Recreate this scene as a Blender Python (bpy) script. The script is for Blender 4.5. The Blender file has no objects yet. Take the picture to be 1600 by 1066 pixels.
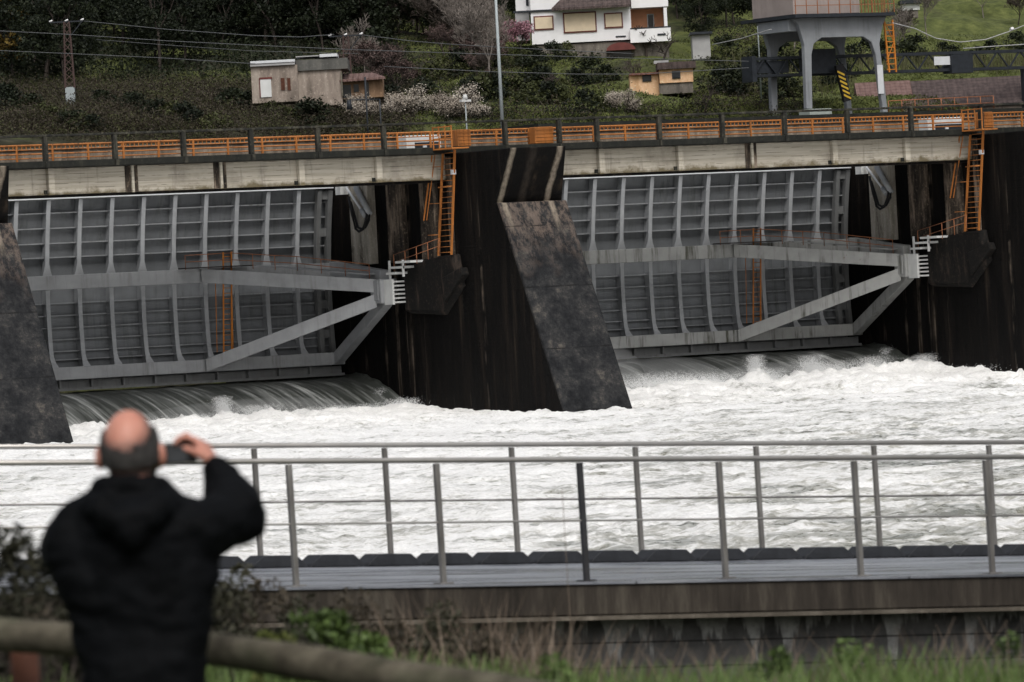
import bpy, math, random
import numpy as np
from mathutils import Vector, Matrix, noise as mnoise
random.seed(7); rng = np.random.default_rng(7)
sc = bpy.context.scene
COL = sc.collection

# ------------------------------------------------------------------ camera
F = 9600.0; AZ = math.radians(32); ROLL = .053; PIT = math.atan(33/9600); ZC = 4.8
fw = Vector((math.sin(AZ)*math.cos(PIT), math.cos(AZ)*math.cos(PIT), -math.sin(PIT)))
rt = Vector((math.cos(AZ), -math.sin(AZ), 0))
up = rt.cross(fw)
CP = Vector((0, 0, ZC))
SA, CA = math.sin(AZ), math.cos(AZ)
cr, sr = math.cos(ROLL), math.sin(ROLL)
cam_d = bpy.data.cameras.new('camera'); cam = bpy.data.objects.new('camera', cam_d); COL.objects.link(cam)
cam_d.sensor_width = 36; cam_d.lens = F/1600*36; cam_d.clip_start = .5; cam_d.clip_end = 6000
ax = rt*cr - up*sr; ay = rt*sr + up*cr
# content is rotated counter-clockwise, so the camera is rolled clockwise
ax = rt*cr - up*sr; ay = up*cr + rt*sr
m = Matrix((ax, ay, -fw)).transposed().to_4x4(); m.translation = CP
cam.matrix_world = m
cam_d.dof.use_dof = True; cam_d.dof.focus_distance = 270; cam_d.dof.aperture_fstop = 216/24
sc.camera = cam

def ray(x, y):
    dx = (x-800)/F; dy = -(y-533)/F
    cx = dx*cr + dy*sr; cy = -dx*sr + dy*cr
    return fw + rt*cx + up*cy
def on(x, y, a, v):                       # where the sight line meets a world plane
    d = ray(x, y); t = (v-CP[a])/d[a]; return CP + d*t
def atD(x, y, D):
    return CP + ray(x, y)*D
def LD(L, D):                             # lateral / depth to world X, Y
    return (D*SA + L*CA, D*CA - L*SA)

# ------------------------------------------------------------------ noise
def vn(x, y, s=0):
    xi = np.floor(x).astype(np.int64); yi = np.floor(y).astype(np.int64)
    xf = x-xi; yf = y-yi; u = xf*xf*(3-2*xf); v = yf*yf*(3-2*yf)
    def h(a, b):
        n = (a*374761393 + b*668265263 + s*1442695041) & 0xffffffff
        n = ((n ^ (n >> 13))*1274126177) & 0xffffffff
        return ((n ^ (n >> 16)) & 0xffff)/65535.
    return (h(xi, yi)*(1-u)+h(xi+1, yi)*u)*(1-v)+(h(xi, yi+1)*(1-u)+h(xi+1, yi+1)*u)*v
def fbm(x, y, s=0, o=4):
    t = 0; a = .5; n = 0
    for k in range(o):
        t = t + a*vn(x, y, s+k*17); n += a; a *= .5; x = x*2.03+5.1; y = y*1.97+3.7
    return t/n
def ridged(x, y, s=0, o=3):
    t = 0; a = .5; n = 0
    for k in range(o):
        r = 1-np.abs(2*vn(x, y, s+k*13)-1); t = t + a*r*r; n += a; a *= .5; x = x*2.1+1.3; y = y*2.1+9.2
    return t/n

# ------------------------------------------------------------------ materials
class NT:
    def __init__(s, name):
        s.m = bpy.data.materials.new(name); s.m.use_nodes = True
        s.t = s.m.node_tree; s.b = s.t.nodes['Principled BSDF']; s.l = s.t.links
    def n(s, typ, **kw):
        q = s.t.nodes.new(typ)
        for k, v in kw.items(): setattr(q, k, v)
        return q
    def sock(s, inp, v):
        if isinstance(v, bpy.types.NodeSocket): s.l.new(v, inp)
        elif v is not None:
            if inp.type == 'RGBA' and len(v) == 3: v = (*v, 1)
            inp.default_value = v
    def obj(s): return s.n('ShaderNodeTexCoord').outputs['Object']
    def gen(s): return s.n('ShaderNodeNewGeometry').outputs['Position']
    def uv(s): return s.n('ShaderNodeTexCoord').outputs['UV']
    def map(s, vec, scale=(1, 1, 1), loc=(0, 0, 0), rot=(0, 0, 0)):
        q = s.n('ShaderNodeMapping'); s.l.new(vec, q.inputs[0]); q.inputs['Scale'].default_value = scale
        q.inputs['Location'].default_value = loc; q.inputs['Rotation'].default_value = rot; return q.outputs[0]
    def noise(s, vec, scale, detail=4, rough=.55, dist=0):
        q = s.n('ShaderNodeTexNoise'); s.l.new(vec, q.inputs['Vector']); q.inputs['Scale'].default_value = scale
        q.inputs['Detail'].default_value = detail; q.inputs['Roughness'].default_value = rough; q.inputs['Distortion'].default_value = dist
        return q.outputs['Fac']
    def vor(s, vec, scale, feat='F1'):
        q = s.n('ShaderNodeTexVoronoi', feature=feat); s.l.new(vec, q.inputs['Vector']); q.inputs['Scale'].default_value = scale
        return q.outputs['Distance']
    def ramp(s, fac, stops):
        q = s.n('ShaderNodeValToRGB'); s.l.new(fac, q.inputs[0]); e = q.color_ramp.elements
        while len(e) < len(stops): e.new(.5)
        for i, (p, c) in enumerate(stops):
            e[i].position = p
            if not isinstance(c, (tuple, list)): c = (c, c, c)
            e[i].color = (*c, 1)
        return q.outputs[0]
    def mix(s, f, a, b, mode='MIX'):
        q = s.n('ShaderNodeMix', data_type='RGBA', blend_type=mode)
        s.sock(q.inputs['Factor'], f); s.sock(q.inputs[6], a); s.sock(q.inputs[7], b); return q.outputs[2]
    def math(s, op, a, b=None, clamp=False):
        q = s.n('ShaderNodeMath', operation=op, use_clamp=clamp); s.sock(q.inputs[0], a)
        if b is not None: s.sock(q.inputs[1], b)
        return q.outputs[0]
    def sep(s, vec):
        q = s.n('ShaderNodeSeparateXYZ'); s.l.new(vec, q.inputs[0]); return q.outputs
    def bump(s, h, strength=.4, dist=.1):
        q = s.n('ShaderNodeBump'); s.l.new(h, q.inputs['Height']); q.inputs['Strength'].default_value = strength
        q.inputs['Distance'].default_value = dist; s.l.new(q.outputs[0], s.b.inputs['Normal'])
    def fin(s, col=None, rough=.8, metal=0, spec=.3):
        if col is not None: s.sock(s.b.inputs['Base Color'], col)
        s.sock(s.b.inputs['Roughness'], rough); s.b.inputs['Metallic'].default_value = metal
        s.b.inputs['Specular IOR Level'].default_value = spec
        return s.m

def plain(name, c, rough=.7, var=.25, scale=3, metal=0, bump=.15, spec=.3, bd=.02):
    t = NT(name); v = t.obj()
    nz = t.noise(v, scale, 5, .6)
    dark = tuple(x*(1-var) for x in c); lite = tuple(min(1, x*(1+var)) for x in c)
    col = t.ramp(nz, [(.3, dark), (.7, lite)])
    if bump: t.bump(t.noise(v, scale*6, 4), bump, bd)
    return t.fin(col, rough, metal, spec)

def painted(name, c, grime=(.06, .055, .045), amount=.5, rough=.5, streak=True, rust=None, leaf=False):
    t = NT(name); v = t.gen()
    base = t.ramp(t.noise(v, 1.1, 4, .6), [(.3, tuple(x*.86 for x in c)), (.7, tuple(min(1, x*1.1) for x in c))])
    st = t.noise(t.map(v, (3.2, 3.2, .22)), 1.0, 5, .65)
    bl = t.noise(v, .45, 4, .6)
    mk = t.math('MULTIPLY', t.ramp(st, [(.5, 0), (.68, 1)]), t.ramp(bl, [(.4, .1), (.65, 1)]))
    mk = t.math('MULTIPLY', mk, amount)
    col = t.mix(mk, base, grime)
    if rust:
        rm = t.ramp(t.noise(v, 3.5, 6, .7), [(.62, 0), (.72, 1)])
        rm = t.math('MULTIPLY', rm, t.ramp(t.noise(v, .35, 2), [(.5, 0), (.6, .8)]))
        col = t.mix(rm, col, rust)
    t.bump(t.noise(v, 9, 4), .12, .02)
    return t.fin(col, rough)

M = {}
# dark, wet, algae-black pier concrete, side shade deepened in the colour, with pale run-off stains at fixed places
def pier_mat():
    t = NT('pier_concrete'); v = t.obj(); x, y, z = t.sep(v)
    st = t.noise(t.map(v, (1.6, 1.6, .10)), 1.2, 6, .62)
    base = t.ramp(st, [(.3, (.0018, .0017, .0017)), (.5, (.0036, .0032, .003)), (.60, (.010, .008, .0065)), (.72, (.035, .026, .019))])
    # batter face of the nose: wet concrete coloured lighter for the sky it faces, y < 2 in local space
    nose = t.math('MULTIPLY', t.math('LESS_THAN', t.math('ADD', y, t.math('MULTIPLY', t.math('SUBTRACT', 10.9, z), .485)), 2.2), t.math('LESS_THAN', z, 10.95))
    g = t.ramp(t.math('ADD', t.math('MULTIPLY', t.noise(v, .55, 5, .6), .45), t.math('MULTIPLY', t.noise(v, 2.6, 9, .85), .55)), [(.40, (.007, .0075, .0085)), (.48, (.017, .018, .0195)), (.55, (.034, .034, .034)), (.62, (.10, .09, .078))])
    # speckled pinkish lichen, heavier near the top of the slope
    up_ = t.ramp(t.math('ADD', t.math('MULTIPLY', z, .07), t.math('MULTIPLY', t.noise(v, .6, 4), .35)), [(.66, 0), (.80, .45), (.96, .85)])
    sp = t.ramp(t.noise(t.map(v, (1.6, 1, .8)), 1.5, 9, .85), [(.46, 0), (.56, 1)])
    lich = t.math('MULTIPLY', up_, sp)
    g = t.mix(lich, g, (.165, .128, .105))
    sp2 = t.ramp(t.noise(v, 11.0, 6, .8), [(.66, 0), (.72, .7)])
    g = t.mix(t.math('MULTIPLY', sp2, t.ramp(t.noise(v, .7, 3), [(.45, 0), (.6, 1)])), g, (.16, .14, .11))
    # pour joints
    zz = t.math('ADD', t.math('MULTIPLY', z, .31), t.math('MULTIPLY', t.noise(v, .6, 3), .03))
    fr = t.math('FRACT', zz); jn = t.math('MULTIPLY', t.math('LESS_THAN', fr, .022), t.ramp(t.noise(t.map(v, (1, 1, .3)), 1.1, 3), [(.42, .15), (.55, 1)]))
    g = t.mix(t.math('MULTIPLY', jn, .75), g, (.008, .008, .008))
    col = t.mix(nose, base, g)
    # pale run-off stripes at two constant x, plus a faint middle one
    wob = t.math('MULTIPLY', t.math('SUBTRACT', t.noise(t.map(v, (.3, .3, 1.2)), 1.0, 4, .7), .5), .25)
    def stripe(x0, w, lo):
        d = t.math('ABSOLUTE', t.math('SUBTRACT', t.math('ADD', x, wob), x0))
        s_ = t.ramp(t.math('DIVIDE', d, w), [(.35, 1), (1, 0)])
        zz_ = t.ramp(t.math('MULTIPLY', z, 1/14.), [(lo/14., 0), ((lo+1.3)/14., 1)])
        br = t.ramp(t.noise(t.map(v, (2, 2, .5)), 3, 6, .7), [(.3, .35), (.55, 1)])
        front = t.math('LESS_THAN', y, 2.6)
        return t.math('MULTIPLY', t.math('MULTIPLY', s_, zz_), t.math('MULTIPLY', br, front))
    col = t.mix(stripe(-1.78, .21, 9.3), col, (.24, .205, .16))
    col = t.mix(stripe(1.10, .23, 9.2), col, (.25, .21, .165))
    col = t.mix(t.math('MULTIPLY', stripe(-.5, .3, 9.0), .08), col, (.3, .24, .19))
    # side wall: a few pale vertical runs
    sv = t.noise(t.map(v, (1, 1.5, .05)), 1.0, 5, .7)
    sm = t.math('MULTIPLY', t.ramp(sv, [(.58, 0), (.66, .8)]), t.math('GREATER_THAN', y, 3.0))
    col = t.mix(t.math('MULTIPLY', sm, t.ramp(t.noise(v, .8, 5), [(.4, 0), (.6, 1)])), col, (.13, .105, .082))
    # board marks: thin horizontal pale and dark lines
    bl = t.noise(t.map(v, (.3, .3, 9)), 1.0, 4, .6)
    t.bump(t.math('ADD', t.noise(v, 2.2, 8, .7), t.math('MULTIPLY', bl, .5)), .5, .09)
    return t.fin(col, t.ramp(st, [(.3, .6), (.7, .9)]), 0, .12)
M['pier'] = pier_mat()

def girder_mat():
    t = NT('girder_concrete'); v = t.gen(); x, y, z = t.sep(v)
    bd = t.noise(t.map(v, (.25, .25, 6.5)), 1.0, 5, .65)
    base = t.ramp(bd, [(.3, (.33, .30, .24)), (.5, (.47, .43, .355)), (.7, (.58, .54, .46))])
    blot = t.noise(v, .55, 6, .65)
    base = t.mix(t.ramp(blot, [(.52, 0), (.68, .5)]), base, (.17, .15, .12))
    # dark board joints
    ln = t.math('LESS_THAN', t.math('FRACT', t.math('MULTIPLY', z, 4.1)), .10)
    gap = t.ramp(t.noise(t.map(v, (.7, .7, 4)), 1.3, 3), [(.5, 0), (.56, .8)])
    base = t.mix(t.math('MULTIPLY', ln, gap), base, (.09, .08, .065))
    # mossy lower band
    zz = t.math('ADD', z, t.math('MULTIPLY', t.noise(v, 1.2, 5, .7), -1.3))
    low = t.ramp(t.math('MULTIPLY', t.math('SUBTRACT', zz, 11.4), 1.), [(.30, .85), (.55, 0)])
    base = t.mix(low, base, (.12, .095, .045))
    vs = t.ramp(t.noise(t.map(v, (2.6, 2.6, .2)), 1, 5, .65), [(.6, 0), (.72, .5)])
    base = t.mix(vs, base, (.12, .1, .08))
    t.bump(bd, .35, .03)
    return t.fin(base, .9)
M['girder'] = girder_mat()

def stained(name, stops, vs=.5, rough=.85):
    t = NT(name); v = t.gen()
    c = t.ramp(t.noise(t.map(v, (1.5, 1.5, .3)), 1.4, 7, .65), stops)
    c = t.mix(t.math('MULTIPLY', t.ramp(t.noise(v, 6, 6, .7), [(.55, 0), (.7, 1)]), .4), c, tuple(min(1, q*2.0) for q in stops[-1][1]))
    t.bump(t.noise(v, 4, 6, .7), .4, .04)
    return t.fin(c, rough)
M['slab'] = stained('slab_concrete', [(.3, (.007, .008, .007)), (.55, (.014, .015, .012)), (.75, (.04, .038, .028))])
M['parapet'] = stained('parapet_concrete', [(.3, (.008, .009, .008)), (.5, (.018, .018, .015)), (.72, (.09, .085, .062))])
M['column'] = stained('column_concrete', [(.3, (.08, .07, .058)), (.42, (.26, .24, .20)), (.65, (.42, .39, .34))])
M['column_dark'] = stained('column_stained', [(.38, (.012, .010, .008)), (.52, (.06, .046, .034)), (.66, (.24, .19, .145))])
M['rock'] = stained('corbel_concrete', [(.40, (.0022, .0021, .002)), (.56, (.006, .005, .004)), (.68, (.04, .028, .021))])
M['gate_skin'] = painted('gate_skin_shaded_paint', (.175, .186, .196), grime=(.045, .048, .038), amount=.6)  # gate grey darkened to hold the shade between the ribs
M['gate_rib'] = painted('gate_rib_paint', (.37, .385, .40), grime=(.15, .15, .14), amount=.35)
M['gate_beam'] = painted('gate_beam_paint', (.31, .32, .33), grime=(.11, .11, .10), amount=.5)
M['gate_beam_worn'] = painted('gate_beam_mossy_paint', (.36, .365, .355), grime=(.045, .045, .025), amount=1.3, rust=(.14, .06, .03))
M['gate_stringer'] = painted('gate_stringer_paint', (.26, .27, .28), grime=(.08, .08, .07), amount=.7)
M['gate_lip'] = painted('gate_lip_paint', (.16, .165, .165), amount=.6)
M['light_steel'] = plain('pale_steel', (.62, .64, .66), .45, .08)
M['white_paint'] = painted('white_paint', (.62, .63, .62), grime=(.2, .2, .18), amount=.4)
M['orange'] = painted('orange_paint', (.43, .16, .04), grime=(.08, .042, .022), amount=1.0)
M['orange_dull'] = painted('faded_orange_paint', (.30, .12, .055), grime=(.08, .04, .025), amount=.8)
M['orange_bright'] = painted('bright_orange_paint', (.56, .20, .03), grime=(.14, .06, .02), amount=.8)
M['tan'] = stained('tan_concrete', [(.3, (.08, .065, .05)), (.5, (.19, .155, .12)), (.7, (.33, .28, .22))])
M['black'] = plain('black_rubber', (.012, .012, .013), .6, .3)
M['dark_steel'] = plain('dark_steel', (.022, .026, .032), .5, .3)
M['grate'] = plain('walkway_grating', (.035, .03, .028), .7, .4)
M['asphalt'] = plain('asphalt', (.05, .05, .05), .9, .2)
M['crane'] = painted('crane_grey_paint', (.25, .265, .28), grime=(.09, .09, .085), amount=.5)
M['crane_cab'] = painted('crane_cab_paint', (.33, .28, .26), grime=(.15, .13, .12), amount=.4)
M['green_foot'] = painted('pale_green_paint', (.34, .38, .35), amount=.5)
M['yellow'] = plain('yellow_paint', (.55, .36, .04), .6, .15)
M['galv'] = plain('galvanised_pole', (.33, .37, .38), .45, .12)
M['cable'] = plain('cable_wire', (.10, .105, .11), .6, .1, bump=0)
M['cable_pale'] = plain('pale_wire', (.4, .4, .4), .6, .1, bump=0)
M['mast'] = plain('rusty_mast', (.085, .055, .05), .8, .2)
M['glass'] = plain('dark_glass', (.02, .023, .026), .1, .2, bump=0, spec=.6)
M['white_wall'] = plain('white_render', (.80, .80, .81), .85, .06, 1.2)
M['grey_wall'] = plain('grey_render', (.36, .36, .36), .85, .15, 1.2)
M['maroon'] = plain('maroon_frame', (.13, .035, .03), .6, .2)
M['cream'] = plain('cream_shutter', (.66, .55, .40), .7, .06)
M['salmon'] = plain('salmon_wall', (.66, .33, .19), .85, .1)
M['stone'] = stained('stone_wall', [(.3, (.05, .045, .04)), (.5, (.13, .115, .10)), (.7, (.22, .2, .17))])
M['ruin_pink'] = stained('peeling_pink_wall', [(.3, (.12, .10, .082)), (.5, (.26, .215, .18)), (.7, (.38, .33, .28))])
M['ruin_grey'] = stained('weathered_wall', [(.3, (.08, .072, .058)), (.5, (.13, .118, .09)), (.7, (.19, .17, .135))])
M['ruin_roof'] = stained('weathered_panel', [(.3, (.07, .068, .062)), (.5, (.10, .10, .092)), (.7, (.15, .145, .13))])
M['orange_wall'] = stained('orange_render', [(.3, (.50, .29, .15)), (.5, (.68, .43, .25)), (.7, (.78, .54, .36))])
M['wood'] = None
M['ruin_orange'] = stained('faded_orange_render', [(.3, (.13, .08, .05)), (.5, (.24, .15, .09)), (.7, (.36, .24, .15))])
def tiles(name, a, b, s=3.2):
    t = NT(name); v = t.obj(); x, y, z = t.sep(v)
    w = t.math('SINE', t.math('MULTIPLY', x, s*6.283)); w2 = t.math('FRACT', t.math('MULTIPLY', y, 2.6))
    c = t.ramp(t.noise(t.map(v, (s, 2.6, 2.6)), 1.0, 5, .75), [(.35, a), (.6, b)])
    c = t.mix(t.math('MULTIPLY', t.math('LESS_THAN', w2, .14), .5), c, tuple(q*.35 for q in a))
    t.bump(w, .6, .06); return t.fin(c, .85)
M['tile_brown'] = tiles('brown_roof_tiles', (.045, .034, .033), (.105, .078, .073))
M['tile_pink'] = tiles('faded_pink_roof_tiles', (.13, .075, .066), (.2, .13, .115))
M['tile_red'] = tiles('terracotta_tiles', (.14, .045, .03), (.24, .09, .06))
def log_mat():
    t = NT('weathered_log'); v = t.obj()
    c = t.ramp(t.noise(t.map(v, (.5, 7, 7)), 2, 6, .65), [(.3, (.035, .030, .021)), (.52, (.085, .075, .054)), (.72, (.15, .135, .10))])
    c = t.mix(t.ramp(t.noise(v, 4, 3), [(.5, 0), (.65, .5)]), c, (.05, .06, .03))
    t.bump(t.noise(t.map(v, (1, 12, 12)), 3, 4), .5, .01); return t.fin(c, .9)
M['wood'] = log_mat()
M['post_wood'] = plain('red_brown_post', (.085, .032, .018), .8, .3, 8)
def steel_mat():
    t = NT('brushed_steel_rail'); v = t.gen()
    c = t.ramp(t.noise(t.map(v, (3, 3, .8)), 2.5, 5, .65), [(.35, (.15, .142, .132)), (.6, (.26, .25, .235)), (.75, (.36, .35, .335))])
    return t.fin(c, .42, .45, .5)
M['rail'] = steel_mat()
M['rail_top'] = plain('pale_highlight_tube', (.46, .44, .41), .35, .15, metal=.6, bump=0)  # pale steel, brightened so its colour carries the top rail's highlight
M['rail_dark'] = plain('dark_steel_post', (.055, .055, .058), .45, .2, metal=.4)
def deck_mat():
    t = NT('wet_walkway_concrete'); v = t.gen()
    n = t.noise(t.map(v, (.30, 2.4, 1)), 1.5, 7, .7)
    c = t.ramp(n, [(.36, (.10, .106, .12)), (.5, (.20, .21, .235)), (.66, (.34, .35, .37))])
    c = t.mix(t.ramp(t.noise(v, 14, 5, .7), [(.62, 0), (.72, .35)]), c, (.07, .07, .075))
    x_, y_, z_ = t.sep(v)
    c = t.mix(t.math('MULTIPLY', t.math('LESS_THAN', t.math('FRACT', t.math('MULTIPLY', x_, .336)), .008), .8), c, (.03, .03, .032))
    t.bump(t.noise(v, 20, 4), .2, .01)
    return t.fin(c, t.ramp(n, [(.4, .14), (.6, .5)]), 0, .5)
M['walk'] = deck_mat()
def fascia_mat():
    t = NT('walkway_edge_concrete'); v = t.gen(); x, y, z = t.sep(v)
    st = t.noise(t.map(v, (3.5, 1, .5)), 1.4, 7, .7)
    c = t.ramp(st, [(.3, (.016, .013, .010)), (.5, (.040, .033, .026)), (.66, (.085, .074, .058)), (.8, (.15, .14, .115))])
    t.bump(st, .5, .02); return t.fin(c, .85)
M['fascia'] = fascia_mat()
def lowwall_mat():
    t = NT('stained_block_wall'); v = t.gen(); x, y, z = t.sep(v)
    n = t.noise(v, 1.8, 7, .7)
    c = t.ramp(n, [(.3, (.05, .05, .048)), (.5, (.125, .122, .118)), (.7, (.2, .195, .188))])
    # white efflorescence runs hanging from the top
    cell = t.noise(t.map(v, (3.0, 1, .5)), 1.6, 4, .55)
    dep = t.math('SUBTRACT', 2.25, t.math('ADD', z, t.math('MULTIPLY', t.math('SUBTRACT', x, 26.4), .052)))
    e = t.ramp(t.math('SUBTRACT', cell, t.math('MULTIPLY', t.math('SUBTRACT', dep, .12), .55)), [(.515, 0), (.56, .9)])
    rag = t.ramp(t.noise(v, 7, 5, .7), [(.35, .35), (.6, 1)])
    c = t.mix(t.math('MULTIPLY', e, rag), c, (.50, .50, .48))
    j = t.math('LESS_THAN', t.math('FRACT', t.math('MULTIPLY', t.math('ADD', z, t.math('MULTIPLY', x, .052)), 4.4)), .07)
    c = t.mix(t.math('MULTIPLY', j, .8), c, (.02, .019, .018))
    t.bump(n, .5, .02); return t.fin(c, .85)
M['lowwall'] = lowwall_mat()
M['kerb'] = plain('dark_kerb_block', (.022, .024, .028), .7, .35, 9)
# vegetation
def leaf(name, a, b, c, rough=.6, tr=.0):
    t = NT(name); v = t.gen()
    oi = t.n('ShaderNodeObjectInfo').outputs['Random']
    g = t.n('ShaderNodeNewGeometry').outputs['Random Per Island']
    k = t.math('ADD', t.math('MULTIPLY', g, .26), t.math('MULTIPLY', t.noise(v, .75, 3, .6), .74))
    k = t.math('ADD', k, t.math('MULTIPLY', t.math('SUBTRACT', oi, .5), .25))
    col = t.ramp(k, [(.25, a), (.5, b), (.8, c)])
    return t.fin(col, rough, 0, .2)
M['leaf_dark'] = leaf('dark_evergreen_leaves', (.006, .009, .005), (.012, .017, .008), (.028, .036, .015))
M['leaf_olive'] = leaf('olive_leaves', (.024, .029, .011), (.05, .058, .021), (.10, .105, .042))
M['leaf_yellow'] = leaf('autumn_leaves', (.05, .032, .008), (.12, .08, .018), (.2, .14, .03))
M['leaf_green'] = leaf('bright_leaves', (.045, .056, .014), (.095, .112, .030), (.16, .175, .055))
M['leaf_weed'] = leaf('foreground_weed_leaves', (.04, .062, .018), (.085, .13, .036), (.155, .22, .07), .5)
M['leaf_near_dark'] = leaf('dark_shrub_leaves', (.014, .014, .009), (.03, .03, .018), (.06, .058, .036))
M['bramble'] = leaf('brown_bramble', (.022, .018, .012), (.046, .038, .026), (.095, .078, .055))
M['mauve'] = leaf('mauve_twigs', (.045, .029, .026), (.085, .058, .052), (.13, .092, .083))
M['pink'] = leaf('pink_blossom', (.22, .10, .12), (.36, .19, .23), (.50, .31, .35))
M['blossom'] = leaf('white_blossom', (.24, .2, .16), (.42, .37, .31), (.62, .57, .5))
M['dry'] = leaf('dry_stems', (.075, .055, .038), (.15, .115, .085), (.28, .23, .175))
M['cane'] = leaf('yellow_green_canes', (.05, .05, .025), (.10, .10, .05), (.17, .165, .09))
M['bark'] = plain('bark', (.062, .05, .043), .9, .3, 6)
M['bark_pale'] = plain('pale_bark', (.2, .175, .155), .9, .3, 6)
def hill_mat():
    t = NT('hillside_ground'); v = t.gen(); x, y, z = t.sep(v)
    n1 = t.noise(v, .09, 5, .6); n2 = t.noise(v, 1.1, 7, .7)
    scrub = t.ramp(n2, [(.3, (.012, .013, .007)), (.5, (.03, .029, .016)), (.7, (.065, .06, .035))])
    grass = t.ramp(n2, [(.3, (.035, .045, .012)), (.5, (.08, .095, .026)), (.7, (.14, .155, .048))])
    side = t.ramp(t.math('MULTIPLY', t.math('SUBTRACT', t.math('SUBTRACT', t.math('MULTIPLY', x, CA), t.math('MULTIPLY', y, SA)), -8), 1/30.), [(0, 0), (.5, .12), (.9, .2)])
    k = t.ramp(t.math('ADD', n1, side), [(.5, 0), (.6, 1)])
    t.bump(n2, .6, .3); return t.fin(t.mix(k, scrub, grass), .95)
M['hill'] = hill_mat()
def bank_mat():
    t = NT('bank_grass_ground'); v = t.gen(); n = t.noise(v, 2.5, 7, .7)
    return t.fin(t.ramp(n, [(.3, (.015, .016, .008)), (.5, (.03, .045, .014)), (.7, (.055, .085, .025))]), .95)
M['bank'] = bank_mat()

def water_mat():
    t = NT('foaming_river_water'); v = t.gen(); x, y, z = t.sep(v)
    wv = t.map(v, (1, .8, 1))
    n1 = t.noise(wv, .22, 5, .6, .6)
    n2 = t.noise(t.map(v, (.8, 1.15, 1.4)), 1.15, 9, .72, 1.6)
    n3 = t.noise(t.map(v, (1, 1, 1)), 7, 5, .7, .8)
    far = t.ramp(t.math('MULTIPLY', y, 1/300.), [(.15, 0), (.45, .10), (.9, .15)])
    # calmer, greyer water low on the right, near the walkway
    lat = t.math('SUBTRACT', t.math('MULTIPLY', x, CA), t.math('MULTIPLY', y, SA))
    k = t.math('ADD', t.math('MULTIPLY', n1, .55), t.math('MULTIPLY', n2, .75))
    k = t.math('ADD', k, t.math('MULTIPLY', n3, .18))
    k = t.math('ADD', k, far)
    k = t.math('SUBTRACT', k, t.math('MULTIPLY', t.ramp(t.math('MULTIPLY', lat, .1), [(.0, 0), (.8, 1)]), .05))
    k = t.math('ADD', k, t.math('MULTIPLY', t.math('ADD', z, .42), .15))
    k = t.math('ADD', k, t.math('MULTIPLY', t.math('SUBTRACT', t.noise(t.map(v, (.35, .9, 1)), .5, 4, .6, 1.2), .5), .30))
    foam = t.ramp(k, [(.705, .0), (.79, .36), (.865, .84), (.955, 1)])
    murk = t.ramp(n1, [(.35, (.20, .205, .175)), (.65, (.33, .31, .225))])
    white = t.ramp(n3, [(.3, (.72, .725, .71)), (.6, (.92, .92, .905))])
    col = t.mix(foam, murk, white)
    t.bump(t.math('ADD', n2, t.math('MULTIPLY', n3, .25)), .40, .28)
    return t.fin(col, t.ramp(foam, [(0, .25), (1, .75)]), 0, .4)
M['water'] = water_mat()
def chute_mat():
    t = NT('fast_chute_water'); v = t.uv()
    s1 = t.noise(t.map(v, (95, 1.8, 1)), 1, 6, .65, .15)
    s2 = t.noise(t.map(v, (22, .9, 1)), 1, 4, .6, .1)
    u, w, _ = t.sep(v)
    k = t.math('ADD', t.math('MULTIPLY', s1, .7), t.math('MULTIPLY', s2, .4))
    k = t.math('ADD', k, t.math('MULTIPLY', w, .10))
    f = t.ramp(k, [(.55, 0), (.63, .14), (.70, .5), (.80, 1)])
    col = t.mix(f, (.045, .05, .044), (.66, .68, .66))
    t.bump(s1, .5, .12)
    return t.fin(col, .28, 0, .5)
M['chute'] = chute_mat()
M['spray'] = plain('white_spray', (.86, .87, .87), .9, .03, bump=0)
# person
M['jacket'] = None
def jacket_mat():
    t = NT('black_jacket_cloth'); v = t.obj()
    c = t.ramp(t.noise(v, 9, 4), [(.3, (.0015, .0018, .0022)), (.7, (.0036, .0042, .0052))])
    t.bump(t.noise(v, 14, 4, .6, .6), .4, .02)
    return t.fin(c, .75, 0, .08)
M['jacket'] = jacket_mat()
def skin_mat():
    t = NT('skin'); v = t.obj()
    c = t.ramp(t.noise(v, 14, 4), [(.3, (.46, .19, .135)), (.7, (.56, .27, .20))])
    # cropped hair thinning out towards the bald crown
    def vm(op, a, b):
        q = t.n('ShaderNodeVectorMath', operation=op); t.sock(q.inputs[0], a)
        if b is not None: t.sock(q.inputs[1], b)
        return q
    HCc = (0, .015, HEADZ)
    n_ = vm('NORMALIZE', vm('SUBTRACT', v, HCc).outputs[0], None).outputs[0]
    ax_ = Vector((-.13, -.62, .78)).normalized()
    d_ = vm('DISTANCE', n_, tuple(ax_)).outputs['Value']
    d_ = t.math('ADD', d_, t.math('MULTIPLY', t.math('SUBTRACT', t.noise(v, 55, 3), .5), .25))
    st_ = t.ramp(d_, [(.55, 0), (.95, .92)]); X_, Y_, Z_ = t.sep(v)
    st_ = t.math('MULTIPLY', st_, t.math('MULTIPLY', t.math('GREATER_THAN', Z_, HEADZ-.075), t.math('LESS_THAN', Y_, .035)))
    st_ = t.math('MULTIPLY', st_, t.math('LESS_THAN', t.math('ABSOLUTE', X_), .0845))
    c = t.mix(st_, c, (.05, .045, .042))
    t.b.inputs['Subsurface Weight'].default_value = .1; t.b.inputs['Subsurface Scale'].default_value = .01
    return t.fin(c, .5, 0, .4)
M['skin'] = None
M['hair'] = plain('short_grey_hair', (.045, .042, .040), .8, .45, 60, bump=.5, bd=.01)
M['trouser'] = plain('dark_trousers', (.02, .022, .03), .85, .2, 12)
M['shoe'] = plain('dark_shoes', (.03, .02, .014), .5, .2, 12)
M['cam_black'] = plain('camera_black', (.012, .012, .013), .4, .2, 20)
M['cam_screen'] = plain('camera_screen', (.05, .055, .06), .15, .2, 20, spec=.6)
M['eye'] = plain('eye_white', (.6, .58, .55), .3, .05)

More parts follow.
